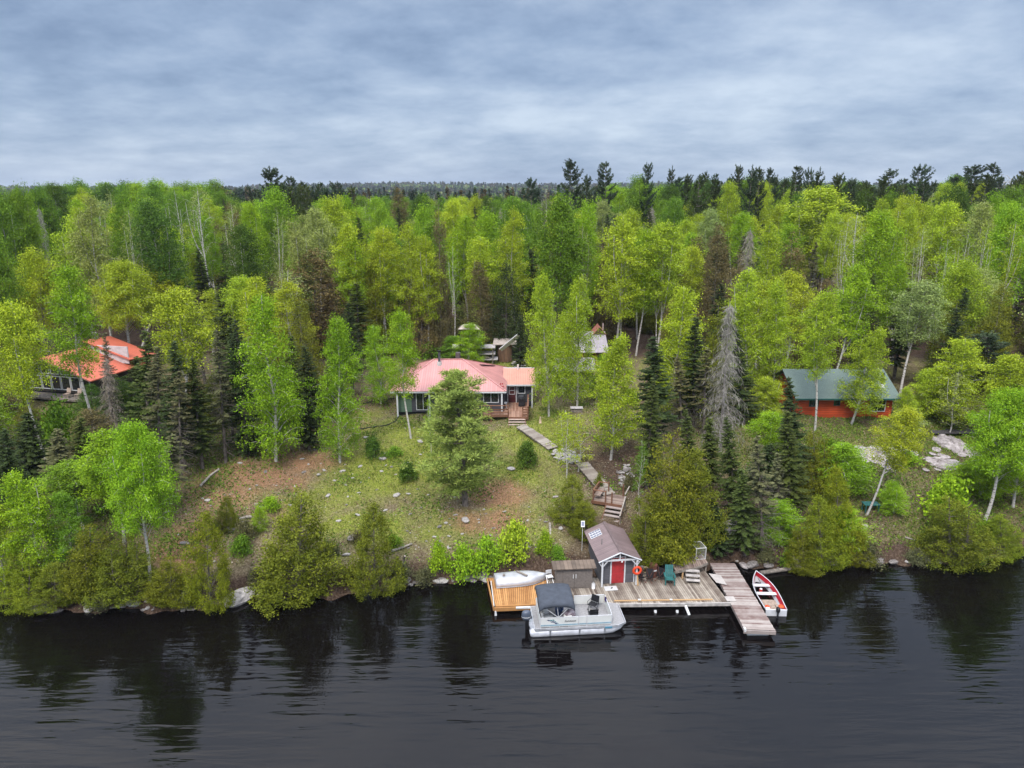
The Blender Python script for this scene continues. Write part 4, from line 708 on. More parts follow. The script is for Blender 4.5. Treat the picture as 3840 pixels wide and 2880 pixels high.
decal('arrow_decal',NAVY,[[(.98,1.10),(1.10,1.10),(1.22,1.02),(1.10,1.02)],[(1.27,.99),(1.40,.99),(1.52,.90),(1.39,.90)],[(1.44,.88),(1.56,.88),(1.66,.79),(1.54,.79)],[(1.18,.99),(1.22,.99),(1.36,.90),(1.30,.90)]])
decal('arrow_decal',DTEAL,[[(1.14,1.10),(1.26,1.10),(1.36,1.02),(1.26,1.02)],[(1.30,1.10),(1.42,1.10),(1.47,1.02),(1.40,1.02)],[(1.44,.99),(1.52,.99),(1.60,.90),(1.56,.90)],[(1.60,.88),(1.66,.88),(1.72,.79),(1.70,.79)]])
fc=bpy.data.curves.new('script','FONT'); fc.body='Suntoon'; fc.size=.21; fc.shear=.35; fc.extrude=.003; fo=bpy.data.objects.new('tmp',fc); COL.objects.link(fo); bpy.context.view_layer.update(); me=bpy.data.meshes.new_from_object(fo.evaluated_get(bpy.context.evaluated_depsgraph_get())); bpy.data.objects.remove(fo); me.materials.append(mat('script_dark',(.05,.05,.06),.5))
o=link('lettering',me,pb,(2.05,.068,.90)); o.rotation_euler=(math.pi/2,0,0)
o=MB().box(4.55,5.0,-.045,-.022,.40,.50).build('hull_label',STRB,pb)
# canopy: bimini top on bows
S=[]
for i,x in enumerate(np.linspace(.55,2.62,9)):
    u=(x-.55)/2.07; q=[]
    for j,y in enumerate(np.linspace(.0,2.35,9)):
        w=(y-1.175)/1.175; z=2.36-.16*abs(w)**2.5-.10*abs(2*u-1)**3+.02*math.sin(u*14)*(1-abs(w)); 
        q.append((x+.03*w,y+.0,z))
    q=[(x,-.06,2.02-.14*abs(2*u-1)**2-(.10 if i in(0,8) else 0))]+q+[(x,2.41,2.02-.10*abs(2*u-1)**2)]; S.append(q)
S=[[(.50,p[1],p[2]-.16) for p in S[0]]]+S+[[(2.67,p[1],p[2]-.12) for p in S[-1]]]
MB().loft(S).build('canopy',CANV,pb,smooth=True,solid=.015)
for y in (.10,2.32): mb=MB(); mb.tube([(1.7,y,1.22),(.75,y+.02,2.0)],.02,6); mb.tube([(1.7,y,1.22),(2.5,y,2.05)],.02,6); mb.tube([(1.7,y,1.22),(1.6,y,2.15)],.02,6); mb.build('canopy_frame',WHITE,pb)
MB().box(.70,1.45,.25,.85,.56,.92).box(.70,.85,.25,.85,.92,1.12).build('bench_seat',SEATV,pb,bevel=.03); MB().box(.70,1.25,1.1,2.25,.56,.92).box(.66,.82,1.1,2.25,.92,1.18).build('bench_seat',SEATV,pb,bevel=.03)
MB().box(2.05,2.55,.22,.85,.56,1.20).build('console',CREAM,pb,bevel=.03); MB().torus((1.98,.52,1.22),.15,.015,'z',16,5).build('steering_wheel',BLK,pb)
MB().box(1.75,2.15,1.25,1.85,.56,.95).box(2.08,2.2,1.25,1.85,.95,1.35).build('bench_seat',BLUEV,pb,bevel=.03)
tag(blob('folded_cover',mat('patterned_cover',(.10,.05,.07),.8,col2=(.42,.38,.40),scale=7,bump=.5),(3.46,38.22,1.14),(.42,.30,.30),seed=8,jit=.22),'dark crumpled cover heaped on the boat console beside the canopy frame','cover')
def camp(x,y,rz,lb):
    p=Matrix.Rotation(PY,4,'Z')@Vector((x,y,0)); t=thing('folding_chair',lb,'chair',(1.12+p.x,37.48+p.y,.56),PY+rz,group='black folding chairs on the pontoon boat'); mb=MB()
    for s in (-1,1): mb.tube([(s*.27,-.24,0),(s*.27,.26,.42)],.016,5); mb.tube([(s*.27,.26,0),(s*.27,-.24,.42),(s*.27,-.24,.62),(s*.27,.25,.62)],.016,5); mb.tube([(s*.27,.2,.40),(s*.25,.34,.88)],.016,5)
    mb.build('frame',BLK,t); MB().box(-.26,.26,-.22,.24,.40,.43).build('seat',BLK,t); MB().prism([(-.25,.22,.48),(.25,.22,.48),(.25,.33,.88),(-.25,.33,.88)],Vector((0,.02,0))).build('backrest',BLK,t)
camp(4.15,1.75,rad(-40),'black folding chair near the far rail of the pontoon boat'); camp(3.95,.75,rad(180),'black folding chair near the middle gate of the pontoon boat')
tag(blob('draped_towel',mat('purple_towel',(.05,.03,.16),.9,var=.3),(1.12+4.98*math.cos(PY)-1.9*math.sin(PY),37.48+4.98*math.sin(PY)+1.9*math.cos(PY),1.16),(.07,.22,.14),seed=5),'dark purple cloth hanging over the bow rail of the pontoon boat','cloth')
mo=thing('outboard_motor','grey blue outboard motor on the stern of the pontoon boat','outboard motor',(.98,38.35,.3),PY)
MB().loft([[(-.10+.30*sc_*math.cos(a)+dx_,.20*sc_*math.sin(a),z) for a in np.linspace(0,2*math.pi,14,endpoint=False)] for (z,sc_,dx_) in [(.38,.72,0),(.48,.95,0),(.64,1.0,0),(.84,.98,.01),(.95,.8,.02),(.99,.4,.02)]],closed=True,cap=True).build('cowling',MOTG,mo,smooth=True)
MB().loft([[(-.10+.305*sc_*math.cos(a),.205*sc_*math.sin(a),z) for a in np.linspace(0,2*math.pi,14,endpoint=False)] for (z,sc_) in [(.58,.98),(.63,1.0)]],closed=True).build('trim_band',WPL,mo)
MB().box(-.16,.06,-.07,.07,-.75,.40).build('lower_leg',BLK,mo,bevel=.02); MB().box(.05,.30,-.16,.16,-.02,.30).build('mount',ALU,mo)
for y in (.55,1.85): MB().box(.0,.28,y-.25,y+.25,.38,.44).build('stern_platform',ALU,pb)
# ---------------------------------------------------------------- path up the hill
def walk(name,label,px,wid,nb,mt=WALKW,th=.05,lift=.22):
    P=[ground(u,v)+Vector((0,0,lift)) for u,v in px]; t=thing(name,label,'boardwalk',(P[0].x,P[0].y,P[0].z)); mb=MB(); fr=MB()
    for a,b in zip(P[:-1],P[1:]):
        d=(b-a); n=max(2,int(d.length/.155)); sd=Vector((-d.y,d.x,0)).normalized()
        for i in range(n):
            p=a+d*((i+.04)/n); q=a+d*((i+.96)/n); j=rnd.uniform(-.04,.04)
            mb.prism([p-sd*(wid/2+j)-P[0],q-sd*(wid/2+j)-P[0],q+sd*(wid/2-j)-P[0],p+sd*(wid/2-j)-P[0]],th)
        for s in (-1,1): fr.bar(a+sd*s*(wid/2-.1)-P[0]-Vector((0,0,.12)),b+sd*s*(wid/2-.1)-P[0]-Vector((0,0,.12)),.08,.16)
    mb.build('deck_boards',mt,t); fr.build('bearers',OLDW,t); return P
walk('boardwalk','upper grey boardwalk running down from the deck steps',[(1952,1606),(1975,1618),(2075,1688)],1.15,0)
walk('boardwalk','lower grey boardwalk between the stone pile and the stair landing',[(2182,1752),(2222,1800),(2285,1868)],1.15,0,lift=.35)
lz=ground(2290,1880); lx,ly=lz.x,lz.y; LZ=lz.z+.35
t=thing('stair_landing','red brown stair landing with a bench and rails above the boathouse','landing',(lx,ly,LZ),rad(-22))
mb=MB(); n=12
for i in range(n): mb.box(-1.2,1.15,-1.15+i*.15,-1.15+i*.15+.14,-.05,0)
mb.build('deck_boards',REDW,t); mb=MB(); mb.box(-1.24,1.19,-1.22,-1.155,-.22,.01); mb.box(-1.27,-1.205,-1.22,.68,-.22,.01); mb.build('rim',STAIN,t)
for x,y,b in ((-1.15,-1.1,-1.2),(-.15,-1.1,-1.3),(-1.15,.6,-.5),(.35,-1.1,-1.2)): MB().box(x-.05,x+.05,y-.05,y+.05,b,(.95 if x<-.1 else .9)).build('post',STAIN,t)
mb=MB(); mb.bar((-1.15,-1.15,.9),(-1.15,.65,.9),.10,.05); mb.bar((-1.15,-1.1,.55),(-1.15,.6,.55),.04,.28); mb.bar((-1.15,-1.12,.9),(-.15,-1.12,.9),.10,.05); mb.bar((-1.2,.62,.9),(-.35,.62,.9),.10,.04); mb.build('railing',STAIN,t)
mb=MB(); [mb.bar((-1.08+k*.13,-1.0,.42),(-1.08+k*.13,.5,.42),.12,.04) for k in range(4)]; mb.build('bench_seat',REDW,t); mb=MB(); mb.bar((-.35,.62,-.1),(-.35,.62,1.0),.09,.09); mb.bar((.85,.6,-.1),(.85,.6,1.0),.09,.09); mb.build('post',STAIN,t)
st=thing('hill_stairs','open plank stairs going down from the landing to the boathouse','stairs',(lx,ly,LZ),rad(-22))
for k in range(5): MB().box(.0,1.25,-1.55-k*.33,-1.25-k*.33,-.24-k*.2,-.18-k*.2).build('tread',RAMPW,st)
for x in (-.04,1.29): MB().bar((x,-1.2,-.15),(x,-2.95,-1.2),.05,.2).build('stringer',STAIN,st)
for a,b in (((1.35,.5,.95),(1.35,-.95,.85)),((1.42,-1.15,.75),(1.42,-2.8,-.15))): MB().bar(a,b,.09,.05).build('handrail',SILV,st)
for y,z in ((-1.15,.75),(-2.7,-.1)): MB().box(1.37,1.46,y-.04,y+.04,z-1.1,z).build('rail_post',OLDW,st)
# ---------------------------------------------------------------- rocks
ROCK=[]
for k in range(6):
    r=random.Random(50+k); n,m=11,7; V=[];F=[]
    for j in range(m+1):
        e=-math.pi/2+math.pi*j/m
        for i in range(n):
            a=2*math.pi*i/n; q=1+.22*math.sin(a*2+k)+r.uniform(-.13,.13); V.append((math.cos(e)*math.cos(a)*q,math.cos(e)*math.sin(a)*q,max(-.5,math.sin(e)*.62+r.uniform(-.06,.06))))
    for j in range(m):
        for i in range(n): F.append((j*n+i,j*n+(i+1)%n,(j+1)*n+(i+1)%n,(j+1)*n+i))
    for mt_ in (STONE,STONE2,OUTC):
        me=bpy.data.meshes.new('rock'); me.from_pydata(V,[],F); me.materials.append(mt_); me.update(); ROCK.append(me)
def rock(p,s,kind,label,group=None,cat='rock',name='rock',sink=.25):
    o=link(name,ROCK[rnd.randrange(6)*3+kind]); o.location=(p[0],p[1],p[2]+s[2]*(.5-sink)); o.scale=s; o.rotation_euler=(rnd.uniform(-.15,.15),rnd.uniform(-.15,.15),rnd.uniform(0,6.28)); return tag(o,label,cat,group)
RK=[(1230,1860,11,'oval pale stone in the middle of the lawn'),(1488,1862,15,'flat pale slab stone right of the lawn centre'),(1322,2025,26,'round brown grey boulder on the lower bank'),(1745,1955,20,'pale angular boulder on the red soil below the big pine'),(1708,1935,8,'white stone left of the angular boulder'),
(988,1905,16,'pale boulder inside the bright ground bush'),(862,1990,22,'long grey slab on the left slope'),(910,1985,14,'grey rounded stone right of the long slab'),(2205,1580,0,''),(1610,1500,0,''),(1575,1660,14,'tall pale boulder below the cottage corner'),(1435,1722,14,'flat stone under the round dark shrub'),
(1917,1763,18,'flat pale stone beside the dark shrub by the boardwalk'),(2083,1868,11,'white stone on the slope left of the stair landing'),(2103,1985,12,'pale stone pile below the landing'),(1980,2058,9,'white stone above the bright shore bushes'),(2045,2000,8,'small white stone left of the standing stick'),
(1300,2085,13,'pale stone on the lower bank under the round boulder'),(1270,1955,10,'pale lichen stone above the round boulder'),(1590,2180,16,'grey stone on the shore between the cedars'),(150,2285,45,'big dark grey boulder at the left waterline'),(330,2292,22,'pointed boulder in the left shallows'),(500,2270,26,'rounded boulder on the left shore'),
(780,1880,13,'pale flat stone at the edge of the red earth'),(690,2040,14,'brownish stone lump on the left slope'),(655,2178,9,'white stone near the lower left shore'),(550,2262,9,'small white stone on the left waterline'),(900,2255,60,'long flat shore slab left of the huge cedar'),
(2740,1990,60,'bare grey rock face above the jetty'),(2790,2130,22,'white boulder at the land end of the jetty'),(2820,2122,26,'brown grey boulder right of the jetty'),(2765,2105,8,'small pale stone by the jetty end'),(3300,2105,14,'grey stone on the right waterline'),(3640,2078,26,'pale boulder on the far right shore'),(3060,2112,14,'grey shore stone behind the two logs'),
(3240,1975,14,'pale stone under the leaning white birch'),(900,1738,9,'stone at the foot of the twin birch trunks'),(1215,1765,9,'small pale stone left of the lone birch'),(1285,1770,11,'pale stone right of the lone birch'),(1195,1782,10,'flat pale stone in the upper lawn')]
for u,v,w,lb in RK:
    if not lb: continue
    p=ground(u,v); s=w/FPX*depth(p); rock(p,(s,s*.8,s*.65),2 if 'white' in lb or 'face' in lb else (1 if ('grey' in lb or 'brown' in lb) else 0),lb)
rr=random.Random(3)
for k,(u0,u1,v0,v1,n) in enumerate([(1200,1620,1700,2060,46),(820,1200,1720,2150,36),(1600,2050,1850,2080,44),(620,820,1850,2280,22),(2200,2400,1750,1900,14),(1050,1650,1600,1700,8),(2800,3300,1950,2100,14)]):
    for i in range(n):
        u,v=rr.uniform(u0,u1),rr.uniform(v0,v1); p=ground(u,v); s=rr.uniform(2.8,8.5)*rr.choice((.6,.8,1,1.3))/FPX*depth(p)
        if p.y<43: continue
        rock(p,(s,s*.8,s*.5),rr.choice((0,0,1)),'small pale stone scattered on the %s'%['open lawn','left slope','red soil slope','lower left slope','slope by the stone pile','grass by the cottage corner','right bank'][k],'small stones on the %s'%['open lawn','left slope','red soil slope','lower left slope','slope by the stone pile','grass by the cottage corner','right bank'][k],'stone','stone')
for n_,(u,v,du,dv,cnt,lb,gp) in enumerate([(2125,1716,50,24,80,'pale fist sized stone in the pile that fills the gap between the boardwalks','stones between the boardwalks'),(2345,1790,28,42,46,'brownish stone of the heap right of the many stemmed birch','stones of the heap by the birch clump')]):
    for i in range(cnt):
        a,q=rr.uniform(0,6.28),rr.uniform(0,1)**.5; uu,vv=u+du*q*math.cos(a)+(q*math.sin(a)*20 if n_==0 else 0),v+dv*q*math.sin(a); p=ground(uu,vv); s=rr.uniform(6,12)/FPX*depth(p); rock(p+Vector((0,0,rr.uniform(0,.15))),(s,s*.8,s*.65),0 if n_==0 or i%2 else 1,lb,gp,'stone','stone')
for i in range(90):   # shore stones
    u=rr.choice([rr.uniform(60,980),rr.uniform(1480,1840),rr.uniform(2860,3800)]); k=np.interp(u,[a for a,b in SHPX],[b for a,b in SHPX]); p=ground(u,k-rr.uniform(-3,14)); s=rr.choice((rr.uniform(4,10),rr.uniform(8,22)))/FPX*depth(p); rock(p,(s,s*.8,s*.6),rr.choice((0,1,1)),'rounded stone on the muddy shoreline','stones along the shoreline','stone','stone')
# rock outcrop on the right
for u,v,du,dv,hh,lb in ((3290,1705,75,30,.55,'left pale slab of the rock outcrop above the right shore'),(3560,1675,70,38,.9,'large domed pale slab of the right hand outcrop'),(3520,1735,85,20,.5,'low front slab of the right hand outcrop'),(3640,1705,48,26,.5,'right end slab of the outcrop'),(3320,1745,36,26,.4,'small lower slab under the left end of the outcrop'),(3400,1700,60,20,.35,'thin middle slab of the outcrop')):
    p=ground(u,v); k=depth(p)/FPX; o=blob('rock_slab',OUTC,(0,0,0),(du*k,dv*k*2.2,hh),seed=int(u),n=30,m=14,jit=.13,smooth=False); o.location=(p.x,p.y,p.z-.25); o.rotation_euler=(.18,0,rr.uniform(-.2,.2)); tag(o,lb,'rock')
for i in range(26):
    u,v=rr.choice(((3290,1705),(3560,1680),(3520,1735),(3640,1710),(3330,1745),(3700,1705)));p=ground(u+rr.uniform(-75,75),v+rr.uniform(-28,34)); s=rr.uniform(8,26)/FPX*depth(p); rock(p,(s,s*.9,s*.4),2,'broken pale rock beside the slabs of the right hand outcrop','broken rocks of the outcrop')
# logs, driftwood
def log(label,px,r,mt_=SILV,name='log',z=None,bend=0,cat='log'):
    P=[(ground(u,v)+Vector((0,0,r+.02)) if zz is None else pz(u,v,zz)) for u,v,zz in px]; o=MB().tube(P,[r*(1-.25*i/len(P)) for i in range(len(P))],9).build(name,mt_,smooth=True); return tag(o,label,cat)
log('left one of two silver logs sliding into the water',[(2972,2086,.9),(2985,2118,.5),(2999,2150,.0)],.12); log('right one of two silver logs sliding into the water',[(2985,2092,.85),(3000,2125,.4),(3010,2148,.0)],.10)
log('long grey shore timber right of the red boat',[(2850,2149,.12),(2980,2130,.2)],.16,OLDW,'shore_timber'); log('pale stick standing out of the slope above the bright bushes',[(2062,1962,1.9),(2066,2032,1.2)],.10,name='stick',cat='stick')
log('leaning pale dead branch on the slope right of the pointed cedar',[(1470,2072,None),(1510,2058,None),(1545,2045,None)],.09,name='branch',cat='branch'); log('bare white snag leaning at the shore right of the pointed cedar',[(1518,2085,2.2),(1508,2120,1.4),(1503,2165,.7)],.07,name='branch',cat='branch')
log('thin fallen grey log along the edge of the red earth',[(752,1832,None),(790,1790,None),(822,1765,None)],.10,name='fallen_log'); log('driftwood root stump on the left slope',[(900,1958,None),(925,1950,None),(945,1945,None)],.12,name='driftwood',cat='driftwood'); log('short forked driftwood branch by the root stump',[(898,1965,None),(930,1962,None)],.07,name='driftwood',cat='driftwood')
log('thin pale branch lying on the right bank',[(3392,2022,None),(3430,2030,None)],.06,name='branch',cat='branch'); log('sunken brown branch in the left shallows',[(280,2258,None),(335,2250,None)],.05,OLDW,'branch',cat='branch')
for lb,px in (('black water hose curving across the lawn to the cottage corner',[(1345,1612),(1400,1605),(1450,1598),(1480,1585),(1495,1565)]),('black water hose along the slope behind the cottage corner',[(1350,1520),(1410,1505),(1480,1497)])):
    P=[ground(u,v)+Vector((0,0,.05)) for u,v in px]; tag(MB().tube(P,.05,7).build('hose',HOSE,smooth=True),lb,'hose')
t=thing('garden_figure','small pale cone shaped garden figure on the grass right of the deck','figure',ground(2026,1587)); MB().tube([(0,0,0),(0,0,.35),(0,0,.5),(0,0,.62),(0,0,.66)],[.13,.09,.05,.07,.02],12).build('body',mat('pale_figure',(.62,.45,.30),.7),t,smooth=True)
q=ground(3262,1918); t=thing('green_table','small green table standing behind the leaning white birch trunk','table',q); MB().box(-.6,.6,-.35,.35,.62,.68).build('table_top',TEAL,t); [MB().box(x-.04,x+.04,y-.04,y+.04,0,.62).build('leg',GRTRIM,t) for x in (-.5,.5) for y in (-.28,.28)]
# ---------------------------------------------------------------- buildings
def window(parent,x0,x1,y,z0,z1,mull=1,fr=WHITE,cross=0,depth_=.05,fw=.06,side='front'):
    """window on a wall facing -y at local y; frame proud of the wall, pane behind it"""
    f=MB(); f.box(x0-fw,x1+fw,y-depth_,y-.002,z1,z1+fw); f.box(x0-fw,x1+fw,y-depth_,y-.002,z0-fw,z0); f.box(x0-fw,x0,y-depth_,y-.002,z0+.001,z1-.001); f.box(x1,x1+fw,y-depth_,y-.002,z0+.001,z1-.001)
    for k in range(mull): xm=x0+(x1-x0)*(k+1)/(mull+1); f.box(xm-.025,xm+.025,y-depth_+.01,y-.003,z0+.002,z1-.002)
    for k in range(cross): zm=z0+(z1-z0)*(k+1)/(cross+1); f.box(x0+.002,x1-.002,y-depth_+.013,y-.004,zm-.025,zm+.025)
    w=f.build('window',fr,parent); MB().box(x0,x1,y-.018,y-.001,z0,z1).build('pane',GLASS,w); return w
# pink roofed cottage
CX0,CX1,CY0,CY1=-11.2,-0.75,66.1,74.8; FZ=5.45; EZ=7.62; o_=(0,0,0)
cg=thing('pink_roof_cottage','slate grey cottage with a pink metal hip roof behind the big pine','cottage',(-6,70,4.6)); co_=(-6,70,4.6)
def cb(x0,x1,y0,y1,z0,z1,mb=None): return (mb or MB()).box(x0-co_[0],x1-co_[0],y0-co_[1],y1-co_[1],z0-co_[2],z1-co_[2])
cb(CX0,CX1,CY0+.01,CY1,FZ-.1,EZ).build('wall',SLATE,cg); cb(CX0-.01,CX0+1.45,CY0-.004,CY1-.1,FZ-.1,EZ-.02).build('side_panel',GREENS,cg)
ex=.45; a=[Vector(p)-Vector(co_) for p in ((CX0-ex,CY0-.6,EZ-.04),(CX1+ex-.25,CY0-.6,EZ-.04),(CX1+ex-.25,CY1+ex,EZ-.04),(CX0-ex,CY1+ex,EZ-.04),(-7.9,70.3,9.62),(-5.0,70.3,9.62))]
rf=MB(); 
for f in ((0,1,5,4),(2,3,4,5)): rf.add([a[i] for i in f],[(0,1,2,3)])
roof=rf.build('roof',PINK,cg,solid=.06); r2=MB(); r2.add([a[1],a[2],a[5]],[(0,1,2)]); r2.add([a[3],a[0],a[4]],[(0,1,2)]); r2.build('hip',PINKY,roof,solid=.06)
mb=MB(); [mb.bar(a[i]+Vector((0,0,.05)),a[j]+Vector((0,0,.05)),.16,.04) for i,j in ((0,4),(1,5),(2,5),(3,4),(4,5))]; mb.build('ridge_cap',mat('pink_cap',(.60,.27,.25),.4),roof)
mb=MB(); [mb.bar(a[i]+Vector((0,0,-.09)),a[j]+Vector((0,0,-.09)),.05,.14) for i,j in ((0,1),(1,2),(2,3),(3,0))]; mb.build('fascia',WHITE,roof)
t_=MB().prism([(-7.5-co_[0],68.0-co_[1],8.68-co_[2]),(-6.6-co_[0],68.0-co_[1],8.68-co_[2]),(-6.6-co_[0],68.75-co_[1],8.99-co_[2]),(-7.5-co_[0],68.75-co_[1],8.99-co_[2])],.03); t_.build('roof_hatch',PINKY,roof)
MB().bar(Vector((-3.2,70.9,8.95))-Vector(co_),Vector((-1.9,73.2,8.28))-Vector(co_),.3,.05).build('skylight_strip',mat('dark_strip',(.10,.035,.05),.5),roof)
ch=MB().tube([Vector((-7.3,69.5,9.1))-Vector(co_),Vector((-7.3,69.5,9.6))-Vector(co_)],[.32,.2],10).build('chimney',mat('flue_base',(.55,.53,.50),.5),roof); MB().tube([Vector((-7.3,69.5,9.55))-Vector(co_),Vector((-7.3,69.5,10.55))-Vector(co_)],.13,12).build('flue',mat('flue_pipe',(.14,.16,.18),.35,metal=.5),ch); MB().tube([Vector((-7.3,69.5,10.6))-Vector(co_),Vector((-7.3,69.5,10.72))-Vector(co_)],.2,12).build('cap',BLK,ch)
MB().tube([Vector((-5.65,72.5,8.9))-Vector(co_),Vector((-5.65,72.5,9.85))-Vector(co_)],.26,12).build('roof_vent',mat('vent_dark',(.10,.09,.09),.6),roof)
for x0,x1,z0,z1,m_ in ((-9.25,-8.0,5.6,7.4,1),(-2.72,-1.35,6.35,7.45,1),(-5.0,-3.7,6.2,7.4,1)): window(cg,x0-co_[0],x1-co_[0],CY0-co_[1],z0-co_[2],z1-co_[2],m_)
for x in (-11.05,-8.95+1.0,-6.3,-0.98): cb(x-.07,x+.07,CY0-.55,CY0-.41,4.7 if x<-7 else FZ,EZ-.12).build('veranda_post',WHITE,cg)
for x in (-10.9,-8.55): cb(x-.42,x+.42,CY0-.85,CY0-.15,4.15,4.75).build('pier',CONC,cg)
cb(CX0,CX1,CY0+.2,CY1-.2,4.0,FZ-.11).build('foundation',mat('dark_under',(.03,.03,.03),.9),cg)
# entrance wing
wx0,wx1,wy=-0.35,2.0,69.0
cb(wx0-.4,wx1,wy+.0,73.5,FZ-.3,7.36).build('wing_wall',SLATE,cg)
V_=[Vector(p)-Vector(co_) for p in ((-.9,wy-.45,7.42),(2.35,wy-.45,7.42),(2.35,72.6,8.12),(-.9,72.6,8.12))]; wr=MB().add(V_,[(0,1,2,3)]).build('wing_roof',mat('x',(1,1,1)) if 0 else ribmat('coral_metal_roof',(.64,.31,.22),'X',.23,.02,.4,.08),cg,solid=.06)
MB().bar(V_[0]+Vector((0,-.03,-.05)),V_[1]+Vector((0,-.03,-.05)),.05,.14).build('fascia',WHITE,wr); MB().bar(V_[3]+Vector((0,0,.03)),V_[2]+Vector((0,0,.03)),.08,.12).build('fascia',WHITE,wr)
cb(1.95,2.09,wy-.32,wy-.18,4.6,7.3).build('corner_post',WHITE,cg); MB().tube([Vector((.62,72.3,8.0))-Vector(co_),Vector((.62,72.3,8.6))-Vector(co_)],.09,10).build('vent_pipe',WPL,wr)
d=cb(-.38,.38,wy-.05,wy-.004,FZ+.03,7.25).build('door',BRDOOR,cg); X0,Y0,Z0=-.24-co_[0],wy-co_[1],6.35-co_[2]
f=MB(); [f.box(X0+a_,X0+b_,Y0-.09,Y0-.051,Z0+c_,Z0+e_) for a_,b_,c_,e_ in ((-.04,.0,-.04,.80),(.48,.52,-.04,.80),(.001,.479,-.04,.0),(.001,.479,.36,.40),(.001,.479,.76,.80))]; f.build('door_window',WHITE,d)
f=MB(); f.box(X0-.22,X0-.15,Y0-.06,Y0-.003,FZ-co_[2],7.3-co_[2]); f.box(X0+.63,X0+.70,Y0-.06,Y0-.003,FZ-co_[2],7.3-co_[2]); f.build('door_frame',WHITE,cg)
window(cg,.62-co_[0],1.28-co_[0],wy-co_[1],6.45-co_[2],7.22-co_[2],0)
mb=MB(); 
for k,(z,x) in enumerate(((7.95,-1.02),(7.78,-.96),(7.62,-.90))):
    for s in (-1,1): mb.add([(x-co_[0],66.05-co_[1]+.6-k*.35,z-co_[2]+.08),(x-co_[0]+s*.14,66.0-co_[1]+.6-k*.35,z-co_[2]+.20),(x-co_[0]+s*.13,66.0-co_[1]+.6-k*.35,z-co_[2]-.02)],[(0,1,2)])
mb.build('butterfly_ornament',FLOWER,roof,solid=.02)
# deck of the cottage
dk=thing('cottage_deck','stained wooden deck with rails and steps at the cottage door','deck',(0,66.5,4.6)); o_=(0,66.5,4.6)
boards([(-3.6,69.0,0),(1.62,69.0,0)],[(-3.6,66.15,0),(1.62,66.15,0)],34,FZ,.05,'deck_boards',woodmat('deck_stain',(.50,.30,.21),(.27,.13,.08)),dk,off=o_); boards([(-.30,66.13,0),(1.45,66.13,0)],[(-.30,64.2,0),(1.45,64.2,0)],12,FZ,.05,'deck_boards',MATS['deck_stain'],dk,off=o_)
boards([(-3.6,66.13,0),(-.32,66.13,0)],[(-3.6,64.9,0),(-.32,64.9,0)],22,FZ,.05,'deck_boards',MATS['deck_stain'],dk,off=o_)
frame_bar('rim',STAIN,dk,[((-.33,64.16,FZ-.12),(1.48,64.16,FZ-.12)),((-3.62,64.86,FZ-.12),(-.34,64.86,FZ-.12)),((1.5,64.2,FZ-.12),(1.66,68.9,FZ-.12))],.05,.22,o_)
for x,y in ((1.5,64.25),(1.02,64.25),(1.58,66.2),(-.36,64.9),(-2.0,64.92),(-3.55,64.92)): MB().box(x-.05,x+.05,y-66.5-.05,y-66.5+.05,-.3,FZ-4.6+.92).build('rail_post',STAIN,dk)
frame_bar('railing',STAIN,dk,[((1.5,64.25,FZ+.95),(1.62,68.6,FZ+.95)),((1.0,64.25,FZ+.95),(1.55,64.25,FZ+.95)),((-.36,64.9,FZ+.9),(-3.6,64.92,FZ+.9))],.14,.05,o_)
frame_bar('rail_slats',STAIN,dk,[((1.0,64.25,FZ+z),(1.5,64.25,FZ+z)) for z in (.2,.45,.7)]+[((1.5,64.25,FZ+z),(1.6,67.0,FZ+z)) for z in (.2,.45,.7)]+[((-.4,64.9,FZ+z),(-3.55,64.92,FZ+z)) for z in (.25,.5)],.03,.12,o_)
for k in range(4): MB().box(-.35-.0,1.28+.05*k,64.12-66.5-(k+1)*.27,64.12-66.5-k*.27,FZ-4.6-.17*(k+1)-.04,FZ-4.6-.17*(k+1)).build('step',mat('pale_step',(.55,.42,.34),.8,var=.12),dk)
for x in (-.30,1.25): MB().bar((x,64.1-66.5,FZ-4.6-.15),(x,63.0-66.5,FZ-4.6-.85),.05,.18).build('stringer',STAIN,dk)
mb=MB(); mb.loft([[(x*s_,y*s_,z) for x,y in ((-.42,-.3),(.42,-.3),(.46,0),(.42,.3),(-.42,.3),(-.46,0))] for z,s_ in ((.05,1.08),(.5,1.0),(.85,1.05),(1.05,.92),(1.14,.55))],closed=True,cap=True); o=mb.build('barbecue',BLKC,bevel=.03); o.location=(.98,67.9,FZ); o.rotation_euler=(0,0,rad(85)); tag(o,'barbecue under a black cover by the cottage door','barbecue')
def plainchair(x,y,z,rz,mt_,lb):
    t=thing('patio_chair',lb,'chair',(x,y,z),rz); MB().box(-.24,.24,-.24,.24,.40,.45).build('seat',mt_,t); MB().prism([(-.24,.22,.5),(.24,.22,.5),(.24,.34,.95),(-.24,.34,.95)],Vector((0,.03,0))).build('backrest',mt_,t); [MB().box(a-.02,a+.02,b-.02,b+.02,0,.4).build('leg',mt_,t) for a in (-.2,.2) for b in (-.2,.2)]
plainchair(-2.5,66.9,FZ,.2,OLDW,'wooden chair on the deck under the white framed window'); t=thing('side_table','pale low table on the deck next to the cottage door','table',(-.85,67.4,FZ)); MB().box(-.35,.35,-.25,.25,.42,.46).build('table_top',WHITE,t); [MB().box(a-.03,a+.03,b-.03,b+.03,0,.42).build('leg',WHITE,t) for a in (-.3,.3) for b in (-.2,.2)]
